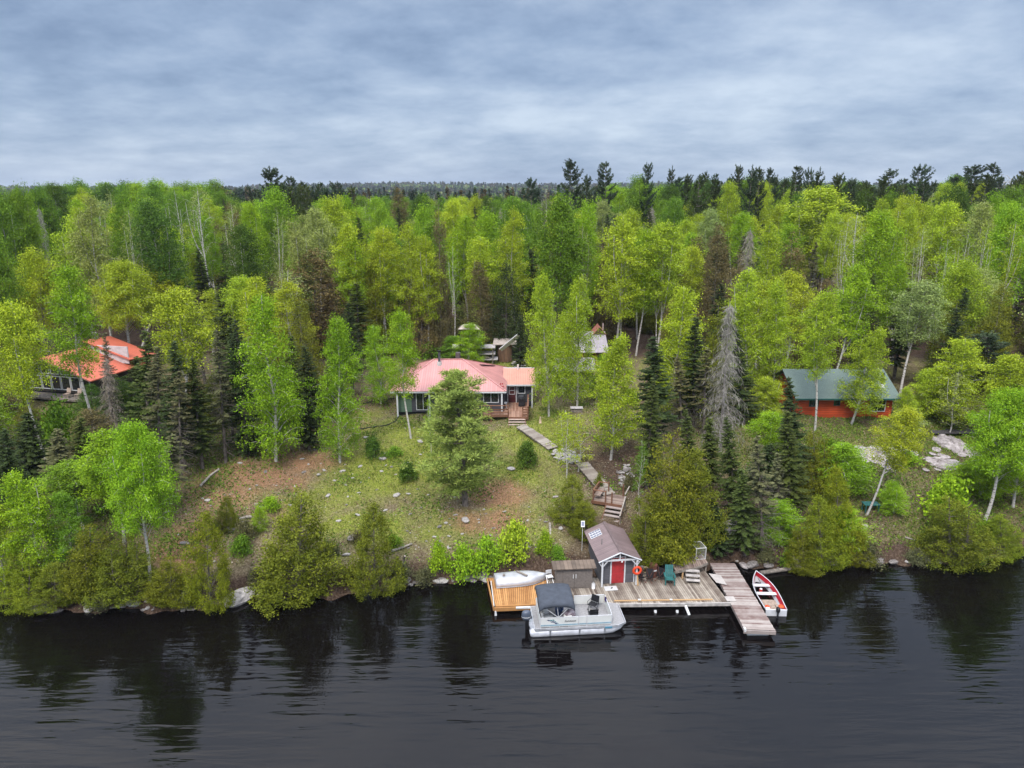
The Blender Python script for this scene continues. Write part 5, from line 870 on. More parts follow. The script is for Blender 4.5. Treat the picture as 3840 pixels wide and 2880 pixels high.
# behind the cottage
q=ground(1790,1362); t=thing('lumber_rack','open rack of stacked grey boards behind the cottage','rack',q)
for x in (-2.2,0,1.9): MB().box(x-.06,x+.06,-.5,-.38,0,2.0).build('post',OLDW,t); MB().box(x-.06,x+.06,.5,.62,0,2.2).build('post',OLDW,t)
for z,a_,b_,w_ in ((.55,-2.4,2.5,.9),(1.25,-2.6,2.2,1.0),(2.05,-3.0,2.2,1.3)): MB().prism([(a_,-w_/2,z),(b_,-w_/2,z),(b_,w_/2,z+.15),(a_,w_/2,z+.15)],.09).build('shelf',mat('grey_board',(.50,.46,.44),.85,var=.15),t)
for k in range(3): MB().box(-2.2+k*.3,1.6-k*.2,-.35,.3,.68+k*.11,.77+k*.11).build('board_stack',OLDW,t)
q=ground(1765,1368); t=thing('tall_frame_feeder','tall thin black frame with a small pale roof behind the cottage','canopy frame',q)
[MB().tube([(x,y,0),(x,y,4.5)],.04,6).build('post',BLK,t) for x in (-1.2,.9) for y in (-.5,.5)]; MB().prism([(-1.4,-.8,4.5),(1.2,-.8,4.5),(.6,0,4.95),(-.8,0,4.95)],.04).prism([(-.8,0,4.95),(.6,0,4.95),(1.2,.8,4.5),(-1.4,.8,4.5)],.04).build('roof',mat('pale_roof_board',(.50,.42,.36),.8),t)
q=ground(1892,1352); t=thing('log_shelter','upright brown log bin with a small pale lid behind the cottage','wood shelter',q); MB().tube([(0,0,0),(0,0,2.2)],.95,18).build('log_wall',mat('brown_logs',(.20,.11,.06),.9,col2=(.09,.05,.03),scale=6,stretch=(1,1,.25),bump=.6),t); MB().prism([(-1.4,-1.2,2.25),(1.5,-1.0,2.30),(1.4,1.0,2.6),(-1.3,1.0,2.6)],.08).build('roof',mat('pale_roof_board',(.5,.42,.36),.8),t); MB().box(-1.3,-1.2,-1.0,-.9,0,2.25).build('post',OLDW,t)
q=ground(1952,1398); t=thing('solar_array','tilted white framed solar panel on a tall pole behind the entrance','solar panel',q); 
MB().tube([(0,0,0),(0,0,2.9)],.05,8).build('pole',OLDW,t); MB().tube([(0,0,2.7),(-1.0,-.2,3.2)],.04,6).build('arm',OLDW,t)
A=[Vector(p) for p in ((-2.5,-.3,2.9),(-2.2,.5,2.5),(0.1,.5,4.3),(-.2,-.3,4.8))]; MB().prism(A,Vector((.03,-.03,-.05))).build('panel_frame',WPL,t); c0=sum(A,Vector())/4; MB().prism([c0+(p-c0)*.86+Vector((-.03,-.01,.035)) for p in A],Vector((.01,0,-.01))).build('cells',mat('pale_cells',(.30,.34,.36),.25),t)
for i in range(14): p=ground(1940+rr.uniform(-22,22),1372+rr.uniform(-25,20)); s=rr.uniform(8,13)/FPX*depth(p); rock(p,(s,s*.8,s*.7),0,'pale boulder in the pile at the foot of the solar panel pole','boulders by the solar panel pole')
# wooden porch house
q=ground(2215,1388); hb=(q.x,q.y+.6,q.z); hs=thing('porch_house','tall wooden house with an open cedar porch and grey metal roof','house',hb); hs.scale=(.62,.62,.62)
MB().box(-3.3,3.0,1.6,7.5,.3,3.35).build('wall',CEDW,hs); MB().box(-3.3,2.9,-.1,1.6,.35,.5).build('porch_floor',REDW,hs); MB().box(-3.3,2.9,-.15,-.1,.36,1.45).build('porch_rail',CEDW,hs)
for x in (-3.2,-1.6,2.45): MB().box(x-.14,x+.14,-.08,.12,.5,3.3).build('porch_post',CEDW,hs)
for x in (-2.8,-.4,1.5): window(hs,x,x+1.1,1.6,1.5,2.9,1,CEDW)
MB().prism([(-3.8,-.6,3.35),(3.5,-.6,3.35),(3.3,5.2,6.3),(-3.6,5.2,6.3)],.1).build('roof',GRMET,hs); MB().prism([(-3.6,5.22,6.3),(3.3,5.22,6.3),(3.5,9.0,3.9),(-3.8,9.0,3.9)],.1).build('roof',GRMET,hs)
MB().add([(1.0,4.2,5.9),(3.2,4.2,5.9),(2.1,4.2,7.3),(1.0,8,5.9),(3.2,8,5.9),(2.1,8,7.3)],[(0,1,2),(5,4,3),(0,2,5,3),(2,1,4,5)]).build('dormer',mat('dormer_dark',(.10,.04,.03),.7),hs); 
mb=MB(); mb.prism([(.75,4.0,5.85),(2.1,4.0,7.42),(2.1,8,7.42),(.75,8,5.85)],.1); mb.prism([(2.102,4.0,7.42),(3.45,4.0,5.85),(3.45,8,5.85),(2.102,8,7.42)],.1); mb.build('dormer_roof',mat('dormer_pink',(.52,.20,.15),.5,var=.1),hs)
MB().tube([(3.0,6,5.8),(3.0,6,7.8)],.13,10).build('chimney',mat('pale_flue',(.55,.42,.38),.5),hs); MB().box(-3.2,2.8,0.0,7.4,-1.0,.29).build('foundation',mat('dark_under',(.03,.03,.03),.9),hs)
for x in (-3,-1,1,2.6): MB().box(x-.08,x+.08,-.1,.1,-1.0,.36).build('pier',OLDW,hs)
q=ground(2150,1445); t=thing('grey_roof_shed','low shed with a pale grey roof hidden in the birches right of the deck','shed',q); MB().box(-2.0,2.2,0,2.4,0,1.7).build('wall',OLDW,t); MB().prism([(-2.3,-.4,1.7),(2.5,-.4,1.7),(2.5,2.7,2.5),(-2.3,2.7,2.5)],.08).build('roof',GRMET,t)
q=ground(2162,1545); t=thing('wood_pile','small covered pile of firewood right of the cottage','firewood',q); t.scale=(.62,.62,.62); MB().box(-.9,.9,-.3,.3,0,.5).build('firewood',OLDW,t); MB().prism([(-1,-.45,.7),(1,-.45,.7),(1,.45,.8),(-1,.45,.8)],.05).build('lid',mat('grey_board',(.5,.46,.44),.85),t)
# red cabin
gx=ground(3020,1576); rc=thing('red_cabin','low red log cabin with a green shingle roof on the right','cabin',(27.7,66.2,gx.z-.15)); RL=9.3
MB().box(0,RL,0,6.5,-.3,2.25).build('wall',LOGRED,rc)
rf=MB(); rf.prism([(-.45,-.7,2.2),(RL+.45,-.7,2.2),(RL+.45,3.3,4.15),(-.45,3.3,4.15)],.1); rf.prism([(-.45,3.302,4.15),(RL+.45,3.302,4.15),(RL+.45,7.2,2.2),(-.45,7.2,2.2)],.1); roof=rf.build('roof',GRROOF,rc)
MB().add([(0,0.02,2.25),(0,6.48,2.25),(0,3.3,4.0),(RL,.02,2.25),(RL,6.48,2.25),(RL,3.3,4.0)],[(0,1,2),(5,4,3)]).build('gable',LOGRED,rc); MB().bar((-.45,-.72,2.12),(RL+.45,-.72,2.12),.05,.16).build('fascia',GRTRIM,roof)
for x0,x1,z0,z1,mu,fr_ in ((1.25,2.05,1.25,1.95,1,GRTRIM),(3.65,4.15,1.35,1.95,0,GRTRIM),(7.2,8.6,.75,2.05,1,WHITE)): window(rc,x0,x1,0,z0,z1,mu,fr_,cross=1 if mu and z0<1 else 0)
c_=MB().tube([(8.5,.9,2.9),(8.5,.9,3.25)],[.28,.18],10).build('chimney',WPL,roof); MB().tube([(8.5,.9,3.2),(8.5,.9,4.35)],.12,10).build('flue',BLK,c_)
q=ground(3555,1612); tag(MB().box(-2.2,2.2,-1.2,1.0,.0,.06).build('gravel_patch',mat('dark_gravel',(.10,.09,.09),.95,var=.3,scale=20,bump=.6),loc=(q.x,q.y,q.z-.01)),'dark gravel patch right of the red cabin','gravel')
q=ground(2893,1402); t=thing('blue_pump','blue pipe stand with a black cap in the clearing left of the red cabin','pump',q); MB().tube([(0,0,0),(0,0,1.4)],.09,8).build('pipe',mat('blue_pipe',(.05,.16,.40),.5),t); MB().tube([(.6,0,0),(.6,0,.8)],.5,10).build('drum',BLK,t)
# orange roofed cottage (left): glazed gable faces the lake, turned a little to the right
ap=py(178,1337,71.5); q=Vector((ap.x-.4,ap.y-1.5,ap.z-3.75-.35)); an=rad(-13); oc=thing('orange_roof_cottage','cottage with an orange roof and a white framed glass gable on the left','cottage',(q.x+.4,q.y+1.5,q.z+.35),an)
hw,RZ,EZ_=5.0,3.75,1.95
MB().add([(-hw,0,0),(hw,0,0),(hw,0,EZ_),(0,0,RZ-.05),(-hw,0,EZ_),(-hw,8,0),(hw,8,0),(hw,8,EZ_),(0,8,RZ-.05),(-hw,8,EZ_)],[(0,1,2,3,4),(6,5,9,8,7),(5,0,4,9),(1,6,7,2)]).build('wall',mat('dark_brown_wall',(.05,.04,.035),.8),oc)
slp=(RZ-EZ_)/hw; rf=MB(); rf.prism([(0,-1.0,RZ+.06),(hw+.8,-1.0,EZ_-slp*.8+.06),(hw+.8,8.6,EZ_-slp*.8+.06),(0,8.6,RZ+.06)],.1); rf.prism([(-.002,8.6,RZ+.06),(-hw-.8,8.6,EZ_-slp*.8+.06),(-hw-.8,-1.0,EZ_-slp*.8+.06),(-.002,-1.0,RZ+.06)],.1); roof=rf.build('roof',ORNG,oc)
mb=MB(); mb.bar((0,-1.04,RZ),(hw+.8,-1.04,EZ_-slp*.8),.05,.2,up=(0,1,0)); mb.bar((0,-1.04,RZ),(-hw-.8,-1.04,EZ_-slp*.8),.05,.2,up=(0,1,0)); mb.build('barge_board',mat('brown_barge',(.14,.06,.045),.7),roof)
nb=8; xs_=[-hw+.2+(2*hw-.4)*i/nb for i in range(nb+1)]
for i in range(nb):
    x0,x1=xs_[i],xs_[i+1]; window(oc,x0+.12,x1-.12,-.01,.35,1.65,0,fw=.08,depth_=.07)
    t0=RZ-.30-slp*abs(x0+.12); t1=RZ-.30-slp*abs(x1-.12); z0=1.93
    if min(t0,t1)>z0+.12:
        f=MB(); y=-.01; f.bar((x0+.12,y-.03,z0),(x1-.12,y-.03,z0),.06,.10); f.bar((x0+.12,y-.03,t0),(x1-.12,y-.03,t1),.06,.10,up=(0,1,0)); f.bar((x0+.12,y-.031,z0),(x0+.12,y-.031,t0),.09,.06); f.bar((x1-.12,y-.031,z0),(x1-.12,y-.031,t1),.09,.06); w=f.build('window',WHITE,oc)
        MB().add([(x0+.12,y-.012,z0),(x1-.12,y-.012,z0),(x1-.12,y-.012,t1),(x0+.12,y-.012,t0)],[(0,1,2,3)]).build('pane',GLASS,w)
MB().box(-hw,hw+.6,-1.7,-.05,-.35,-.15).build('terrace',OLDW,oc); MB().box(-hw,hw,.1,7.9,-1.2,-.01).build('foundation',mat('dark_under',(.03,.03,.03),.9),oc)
MB().box(.3,hw+.4,4.9,5.02,EZ_+.2,RZ+.25).build('upper_wall',mat('pale_clerestory',(.62,.60,.60),.5,var=.1),oc); MB().prism([(0,4.6,RZ+.75),(hw+.8,4.6,EZ_+.75),(hw+.8,8.6,EZ_+.5),(0,8.6,RZ+.5)],.1).build('upper_roof',ORNG,roof)
MB().box(-.3,.2,6.2,6.7,RZ-.2,RZ+1.3).build('chimney',CONC,roof)
for x,y,l in ((2.9,-1.2,'left'),(4.1,-1.1,'right')):
    p=Matrix.Rotation(an,4,'Z')@Vector((x,y,0)); plainchair(q.x+.4+p.x,q.y+1.5+p.y,q.z+.20,an,mat('pale_wood_chair',(.5,.38,.3),.7),'pale chair on the terrace before the glass gable, the %s one'%l)
# ---------------------------------------------------------------- trees read off the photograph: (kind, foot px, top px, width px, tone, label)
HT=[
('birchlow',1040,1732,975,1120,-250,'fresh','broad full birch with twin white trunks on the red earth left of the lawn',0),
('birchlow',1270,1735,1262,1200,-200,'fresh','birch standing alone on the lawn with one straight white lower trunk',1),
('birchlow',1432,1515,1395,1225,-140,'fresh','slender birch pair behind the left corner of the pink roofed cottage',0),
('birch',1538,1645,1500,1175,-160,'fresh','birch growing right against the left corner of the pink roofed cottage',2),
('birchthin',1618,1712,1612,1480,50,'fresh','thin pole birch with few leaves just left of the big soft pine',0),
('whitepine',1745,1895,1705,1400,350,'wpine','big soft pale green pine in front of the pink roofed cottage',0),
('birchlow',2058,1565,2030,1040,-165,'lime','tall bright lime birch right beside the deck of the pink roofed cottage',3),
('birchlow',2168,1530,2175,1050,-165,'lime','open branched birch in front of the wooden porch house',1),
('birchlow',2290,1730,2325,1270,-225,'lime','wide many stemmed birch clump right of the wooden porch house',4),
('birchthin',2120,1790,2100,1530,120,'lime','small thin birch beside the upper boardwalk, the left one of two',0),
('birchthin',2172,1770,2168,1545,110,'yellow','small thin birch beside the upper boardwalk, the right one of two',1),
('birchthin',2395,1915,2412,1640,60,'green','bare white birch pole with few leaves right of the hillside stairs',1),
('birchlow',2520,1560,2565,1085,180,'lime','tall birch between dark spruces right of the many stemmed birch clump',0),
('birchlow',2800,1480,2810,1020,-200,'lime','large drooping lime birch just right of the grey dead spruce',1),
('birchlow',2905,1500,2930,1060,-170,'lime','lime birch leaning over the left end of the red cabin',2),
('snag',2700,1700,2738,1120,-185,'grey','tall bare grey dead spruce in the middle of the right hand woods',0),
('birchthin',2685,1640,2640,1460,90,'lime','small lime birch sapling in front of the grey dead spruce',0),
('birchlow',2860,1570,2870,1415,130,'yellow','low yellow green birch sapling left of the red cabin',1),
('birch',3055,1617,3115,1105,-185,'lime','birch with a bare white trunk crossing the left end of the red cabin',3),
('birchlow',3195,1592,3300,1240,-190,'lime','birch leaning right across the middle of the red cabin',4),
('birchthin',3558,1632,3595,1390,120,'pale','small pale birch by the gravel path right of the red cabin',0),
('birchlow',3572,1590,3630,1275,190,'lime','bushy lime birch behind the gravel path right of the red cabin',0),
('birchlow',3480,1560,3480,1385,130,'lime','young lime birch at the right end of the red cabin',1),
('birch',3250,1935,3425,1540,-190,'yellow','birch leaning right over the pale rock outcrop with bare white trunk',4),
('birchbig',3690,1955,3800,1450,260,'fresh','thick leaning birch above the right hand shore',2),
('birchbig',3800,1900,3880,1460,220,'fresh','full birch at the right edge of the photo above the shore',3),
('aspen',3760,1700,3790,1340,190,'lime','round lime birch at the right edge behind the rock outcrop',0),
('pine',3715,1520,3700,1245,180,'pine','bluish green young pine right of the red cabin',1),
('birch',178,1770,55,1150,-220,'lime','birch with a long bare leaning white trunk at the left edge',4),
('birch',350,1610,255,1010,-220,'fresh','birch with a leaning white trunk in front of the orange roofed cottage',2),
('birchbig',480,1375,440,975,230,'yellow','large yellow green birch behind the orange roofed cottage',2),
('birch',535,1310,560,985,190,'yellow','yellow green birch right of the orange roof, trunk forked high up',3),
('birch',690,1650,640,1095,200,'yellow','tall birch among the dark spruces right of the orange roofed cottage',4),
('birch',800,1330,788,1092,140,'yellow','small topped birch above the dark spruce group left of the lawn',0),
('birch',690,1180,680,905,200,'lime','lime birch rising behind the dark spruce group left of the lawn',1),
('birchbig',560,2205,470,1580,-290,'fresh','large bright birch on the lower left bank with a bare trunk to the shore',2),
('birch',470,2035,370,1620,200,'fresh','bright birch on the lower left bank, trunk leaning left',3),
('birchlow',285,2130,225,1850,140,'green','small green birch on the left bank near the shore',4),
('birchlow',170,2170,40,1780,180,'fresh','bright leaning birch at the left edge above the water',1),
('birchlow',20,2240,-20,1900,160,'lime','bright lime birch at the very left edge above the water',2),
('snag',420,1660,395,1330,-120,'grey','moss grey dead spruce below the orange roofed cottage',1),
('sprucemoss',430,1650,392,1240,-110,'moss','mossy spruce crown in front of the orange roof with dead lower boughs',0),
('spruce',560,1690,545,1230,150,'spruce','broad dark spruce right of the mossy dead spruce',1),
('sprucemoss',600,1740,590,1290,140,'moss','mossy spruce with grey dead lower boughs on the left slope',1),
('spruce',690,1760,650,1270,150,'dark','dark spruce behind the tall birch on the left slope',2),
('sprucemoss',680,1800,670,1380,130,'moss','grey mossed spruce beside the tall leaning birch on the left slope',2),
('spruce',760,1760,720,1330,130,'spruce','dark spruce at the upper edge of the red earth',3),
('sprucemoss',847,1738,812,1230,140,'moss','thin spruce with a long bare lower trunk left of the broad birch',0),
('spruce',930,1700,880,1190,150,'dark','dark tall spruce just behind the broad birch',0),
('spruce',1180,1600,1140,1290,120,'dark','dark narrow spruce between the two lawn birches',1),
('spruce',1110,1570,1090,1250,130,'spruce','dark spruce behind the broad birch, nearer the cottage',2),
('spruce',1160,1690,1160,1490,110,'dark','low dark spruce on the edge of the lawn beside the broad birch',3),
('spruce',1250,1560,1240,1330,110,'spruce','dark spruce behind the lone lawn birch',0),
('sprucemoss',630,1900,645,1620,150,'moss','grey mossed spruce at the lower edge of the red earth',1),
('sprucemoss',540,1960,560,1680,140,'moss','grey mossed spruce behind the bright lower birch',2),
('spruce',330,1840,300,1560,150,'spruce','dark spruce below the orange roofed cottage',1),
('spruce',120,1850,100,1540,170,'dark','dark blue green spruce at the left edge of the slope',2),
('spruce',230,1900,215,1600,140,'moss','dull green spruce beside the long bare white trunk',3),
('spruce',40,1960,20,1600,150,'dark','dark spruce at the very left edge of the slope',0),
('cedar',1120,2236,1130,1830,290,'olive','huge rounded olive cedar overhanging the water left of centre',1),
('cedar',1405,2215,1400,1890,165,'olive','pointed olive cedar on the shore between the huge cedar and the new deck',0),
('cedar',790,2270,770,1925,150,'cedar','tall yellow olive cedar on the lower left shore',0),
('cedar',850,1985,848,1860,70,'olive','small narrow cedar standing alone on the left of the lawn slope',0),
('cedar',480,2225,470,1985,190,'olive','olive cedar at the foot of the bright lower left birch',2),
('cedar',345,2215,335,1960,180,'olive','dense olive cedar on the lower left shore',1),
('cedar',90,2262,80,2050,-190,'cedar','yellow green cedar at the left edge of the shore',2),
('cedar',210,2262,200,2110,150,'olive','low cedar hugging the water on the left shore',0),
('cedar',2500,2085,2528,1615,230,'olive','tallest cedar of the clump above the weathered dock',1),
('cedar',2600,2050,2612,1690,170,'olive','right hand cedar of the clump above the weathered dock',0),
('cedar',2418,2100,2418,1840,-170,'olive','bushy cedar pressed against the red door boathouse',2),
('cedar',2495,2092,2505,1860,-210,'olive','wide low cedar hanging over the chairs on the dock',1),
('cedar',3560,2100,3560,1850,-250,'olive','wide olive cedar on the right shore under the rock outcrop',2),
('cedar',3080,2125,3070,1860,140,'cedar','yellow olive cedar on the right shore',0),
('cedar',3150,2060,3135,1750,130,'cedar','slim yellow olive cedar halfway up the right bank',0),
('cedar',3020,2135,3000,1960,120,'olive','small olive cedar beside the two silver logs',1),
('cedar',3760,2080,3750,1930,-140,'cedar','low cedar near the right edge of the shore',0),
('cedar',2148,1955,2145,1780,120,'olive','small olive cedar left of the hillside stair landing',0),
('cedar',2195,2010,2185,1880,95,'olive','narrow olive cedar between the stair landing and the boathouse',0),
('spruce',2425,1830,2450,1409,115,'spruce','narrow tall spruce directly right of the many stemmed birch clump',1),
('spruce',2590,1900,2572,1526,115,'spruce','narrow spruce behind the cedar clump above the dock',2),
('spruce',2665,1850,2660,1560,110,'spruce','spruce at the foot of the small lime sapling',3),
('spruce',2765,1960,2725,1554,125,'spruce','spruce directly under the grey dead spruce',0),
('sprucemoss',2860,2090,2838,1626,150,'moss','mossy spruce with grey dead boughs above the rowing boat',0),
('spruce',2795,2080,2780,1750,130,'spruce','dark green spruce on the bank above the ramp',1),
('spruce',2965,1960,2952,1531,140,'spruce','spruce below the left end of the red cabin',2),
('sprucemoss',2925,1990,2915,1690,110,'moss','grey mossed spruce between two darker ones on the right bank',1),
('spruce',2985,1850,2958,1404,125,'dark','dark spruce touching the left end of the red cabin',3),
('spruce',2690,2075,2672,1860,110,'dark','dark low spruce behind the cedar clump, next to the bare rock',0),
('cedar',3060,1840,3050,1600,130,'olive','olive young cedar on the slope under the red cabin',2),
('spruce',2790,1590,2760,1220,110,'dark','dark spruce hidden behind the grey dead spruce',1),
('spruce',2600,1600,2610,1180,140,'dark','dark spruce behind the tall birch in the right hand woods',2),
('spruce',2460,1700,2450,1250,170,'dark','broad black green spruce behind the many stemmed birch clump',3),
('sprucemoss',2640,1640,2650,1300,140,'moss','mossy spruce between the tall birch and the grey dead spruce',2),
('sprucemoss',2560,1640,2540,1330,120,'moss','brown mossed spruce left of the mossy pair in the right hand woods',0),
('spruce',1950,1420,1950,1180,70,'dark','dark spruce beside the tilted solar panel behind the cottage',0),
('birchlow',2930,2030,2915,1880,150,'fresh','bright green birch bush on the bank above the rowing boat',0),
('birchlow',3200,2070,3170,1900,130,'fresh','bright green birch bush on the right bank near the water',1),
('birchlow',3350,1925,3340,1800,100,'fresh','small round birch bush on the bank under the rock outcrop',2),
('birchlow',3180,1850,3160,1660,190,'fresh','bright birch bush below the middle of the red cabin',3),
('birchlow',3680,1860,3670,1720,180,'fresh','bright birch bush on the bank right of the rock outcrop',4),
('birchlow',975,1990,970,1900,60,'fresh','bright birch sapling by the driftwood stump on the slope',0),
('birchlow',3410,1625,3400,1535,-130,'pale','pale yellow birch bush below the right end of the red cabin',1),
]
for k,ub,vb,ut,vt,w,tn,lb,var in HT: hero(k,ub,vb,ut,vt,w,tn,lb,var=var)
HT2=[('birchlow',60,1530,55,1270,-150,'yellow','yellow green young birch covering the left half of the glass gable',1),('birchlow',3410,1602,3410,1450,-90,'lime','young lime birch against the right corner of the red cabin',2),('cedar',380,2205,375,2070,120,'cedar','low yellow olive cedar behind the dense one on the left shore',0),('birchlow',1752,1378,1768,1215,110,'fresh','green birch sapling beside the lumber rack behind the pink roof',2),('birchlow',1700,1350,1690,1260,100,'green','small green tree left of the lumber rack behind the pink roof',1),('cedar',455,1560,455,1410,150,'deep','dark green cedar under the right eave of the orange roof',1),('cedar',345,1580,340,1440,110,'deep','dark green cedar below the terrace of the orange roofed cottage',0),('spruce',520,1520,510,1330,100,'spruce','small spruce at the right end of the orange roof',1),('birchlow',2110,1480,2120,1190,110,'lime','small birch pressed between the two open birches beside the deck',3),('birchlow',2240,1500,2262,1330,90,'fresh','young birch at the right corner of the wooden porch house',0),('cedar',640,2240,640,2080,150,'olive','squat olive cedar on the lower left shore beside tall yellow olive one',1),('cedar',3215,2110,3210,1990,-110,'olive','squat olive cedar on the right shore below the green table',0),('sprucemoss',1500,1330,1490,1180,80,'moss','mossy spruce left behind the pink roof',0)]
for k,ub,vb,ut,vt,w,tn,lb,var in HT2: hero(k,ub,vb,ut,vt,w,tn,lb,var=var)
HS=[('bush',1400,1715,72,78,'deep','round dark green shrub on the lawn below the cottage corner'),('shrub',1480,1710,62,36,'green','low spreading shrub beside the round dark one'),
('bush',1975,1742,88,84,'deep','dark shrub on the lawn by the upper boardwalk'),('bush',1530,1800,78,66,'deep','dark shrub touching the left skirt of the big pine'),('shrub',1650,2150,90,110,'fresh','bright shoreline bush left of the new deck, the first in the row'),
('shrub',1740,2160,120,110,'fresh','bright shoreline bush second from the left by the new deck'),('shrub',1830,2150,120,130,'fresh','bright shoreline bush behind the upturned boat'),('shrub',1925,2100,130,140,'lime','bright tall bush above the upturned boat'),
('shrub',2045,2075,70,80,'fresh','small bright bush left of the boathouse'),('shrub',2090,2105,70,60,'green','green bush behind the low brown shed'),('shrub',1510,2180,90,70,'moss','dull grey green bush on the shore right of the pointed cedar'),
('shrub',1590,2190,90,60,'moss','low grey bush on the bank between cedar and bright bushes'),('shrub',920,2040,80,90,'moss','grey green bush on the left slope by the rocks'),('shrub',905,2080,90,70,'green','olive bush on the lower left slope'),
('shrub',700,2270,90,60,'moss','dull bush at the waterline beside the tall yellow olive cedar'),('shrub',960,2190,80,60,'moss','grey bush on the shore left of the huge cedar'),('shrub',590,2255,80,50,'moss','low dull bush on the left waterline'),
('shrub',380,2270,110,60,'moss','dull low bush on the waterline under the dense cedar'),('shrub',3250,2110,110,70,'moss','dull bush on the right waterline'),('shrub',3430,2115,90,50,'moss','low dull bush between the right shore cedars'),
('shrub',3640,2100,110,60,'green','green bush on the right shore'),('shrub',3700,2020,120,70,'green','green bush above the right shore'),('shrub',2360,1840,60,60,'moss','thin bush right of the upper boardwalk'),('shrub',2245,1830,36,52,'olive','small olive shrub right of the lower boardwalk'),
('shrub',1240,2080,60,50,'moss','dull shrub behind the huge cedar'),('shrub',1010,1910,90,46,'fresh','bright ground bush above the driftwood stump'),('shrub',1600,1340,110,50,'green','green bush behind the pink roof, left side'),
('shrub',1830,1340,130,70,'lime','bright bush behind the pink roof beside the lumber racks'),('shrub',1760,1240,150,90,'pale','pale bush at the wood edge behind the lumber racks'),('shrub',1930,1260,110,80,'pale','pale dry bush at the wood edge near the solar panel'),
('shrub',2640,2105,40,30,'tan','dry tuft beside the wire cage platform'),('shrub',2870,2110,80,50,'moss','dull shrub above the boulders by the ramp'),('shrub',2955,2125,70,60,'green','green shrub above the shore timber'),
('shrub',3205,1775,110,60,'fresh','bright bush left of the pale rock slabs'),('shrub',3400,1740,100,50,'fresh','bright low bush right between the pale rock slabs'),('shrub',3110,1730,130,80,'green','green bush on the slope under the red cabin'),
('shrub',2360,1510,60,50,'green','green bush by the many stemmed birch clump'),('shrub',1480,2050,70,46,'green','green low bush behind the pointed cedar'),('shrub',1350,2030,90,46,'moss','dry low bush beside the round boulder')]
for k,u,v,w,h_,tn,lb in HS:
    b=ground(u,v); t=py(u,v-h_,b.y); ww=w*depth(b)/FPX; plant(k,b,Vector((b.x,b.y,max(t.z,b.z+0.4))),ww,tn,lb)
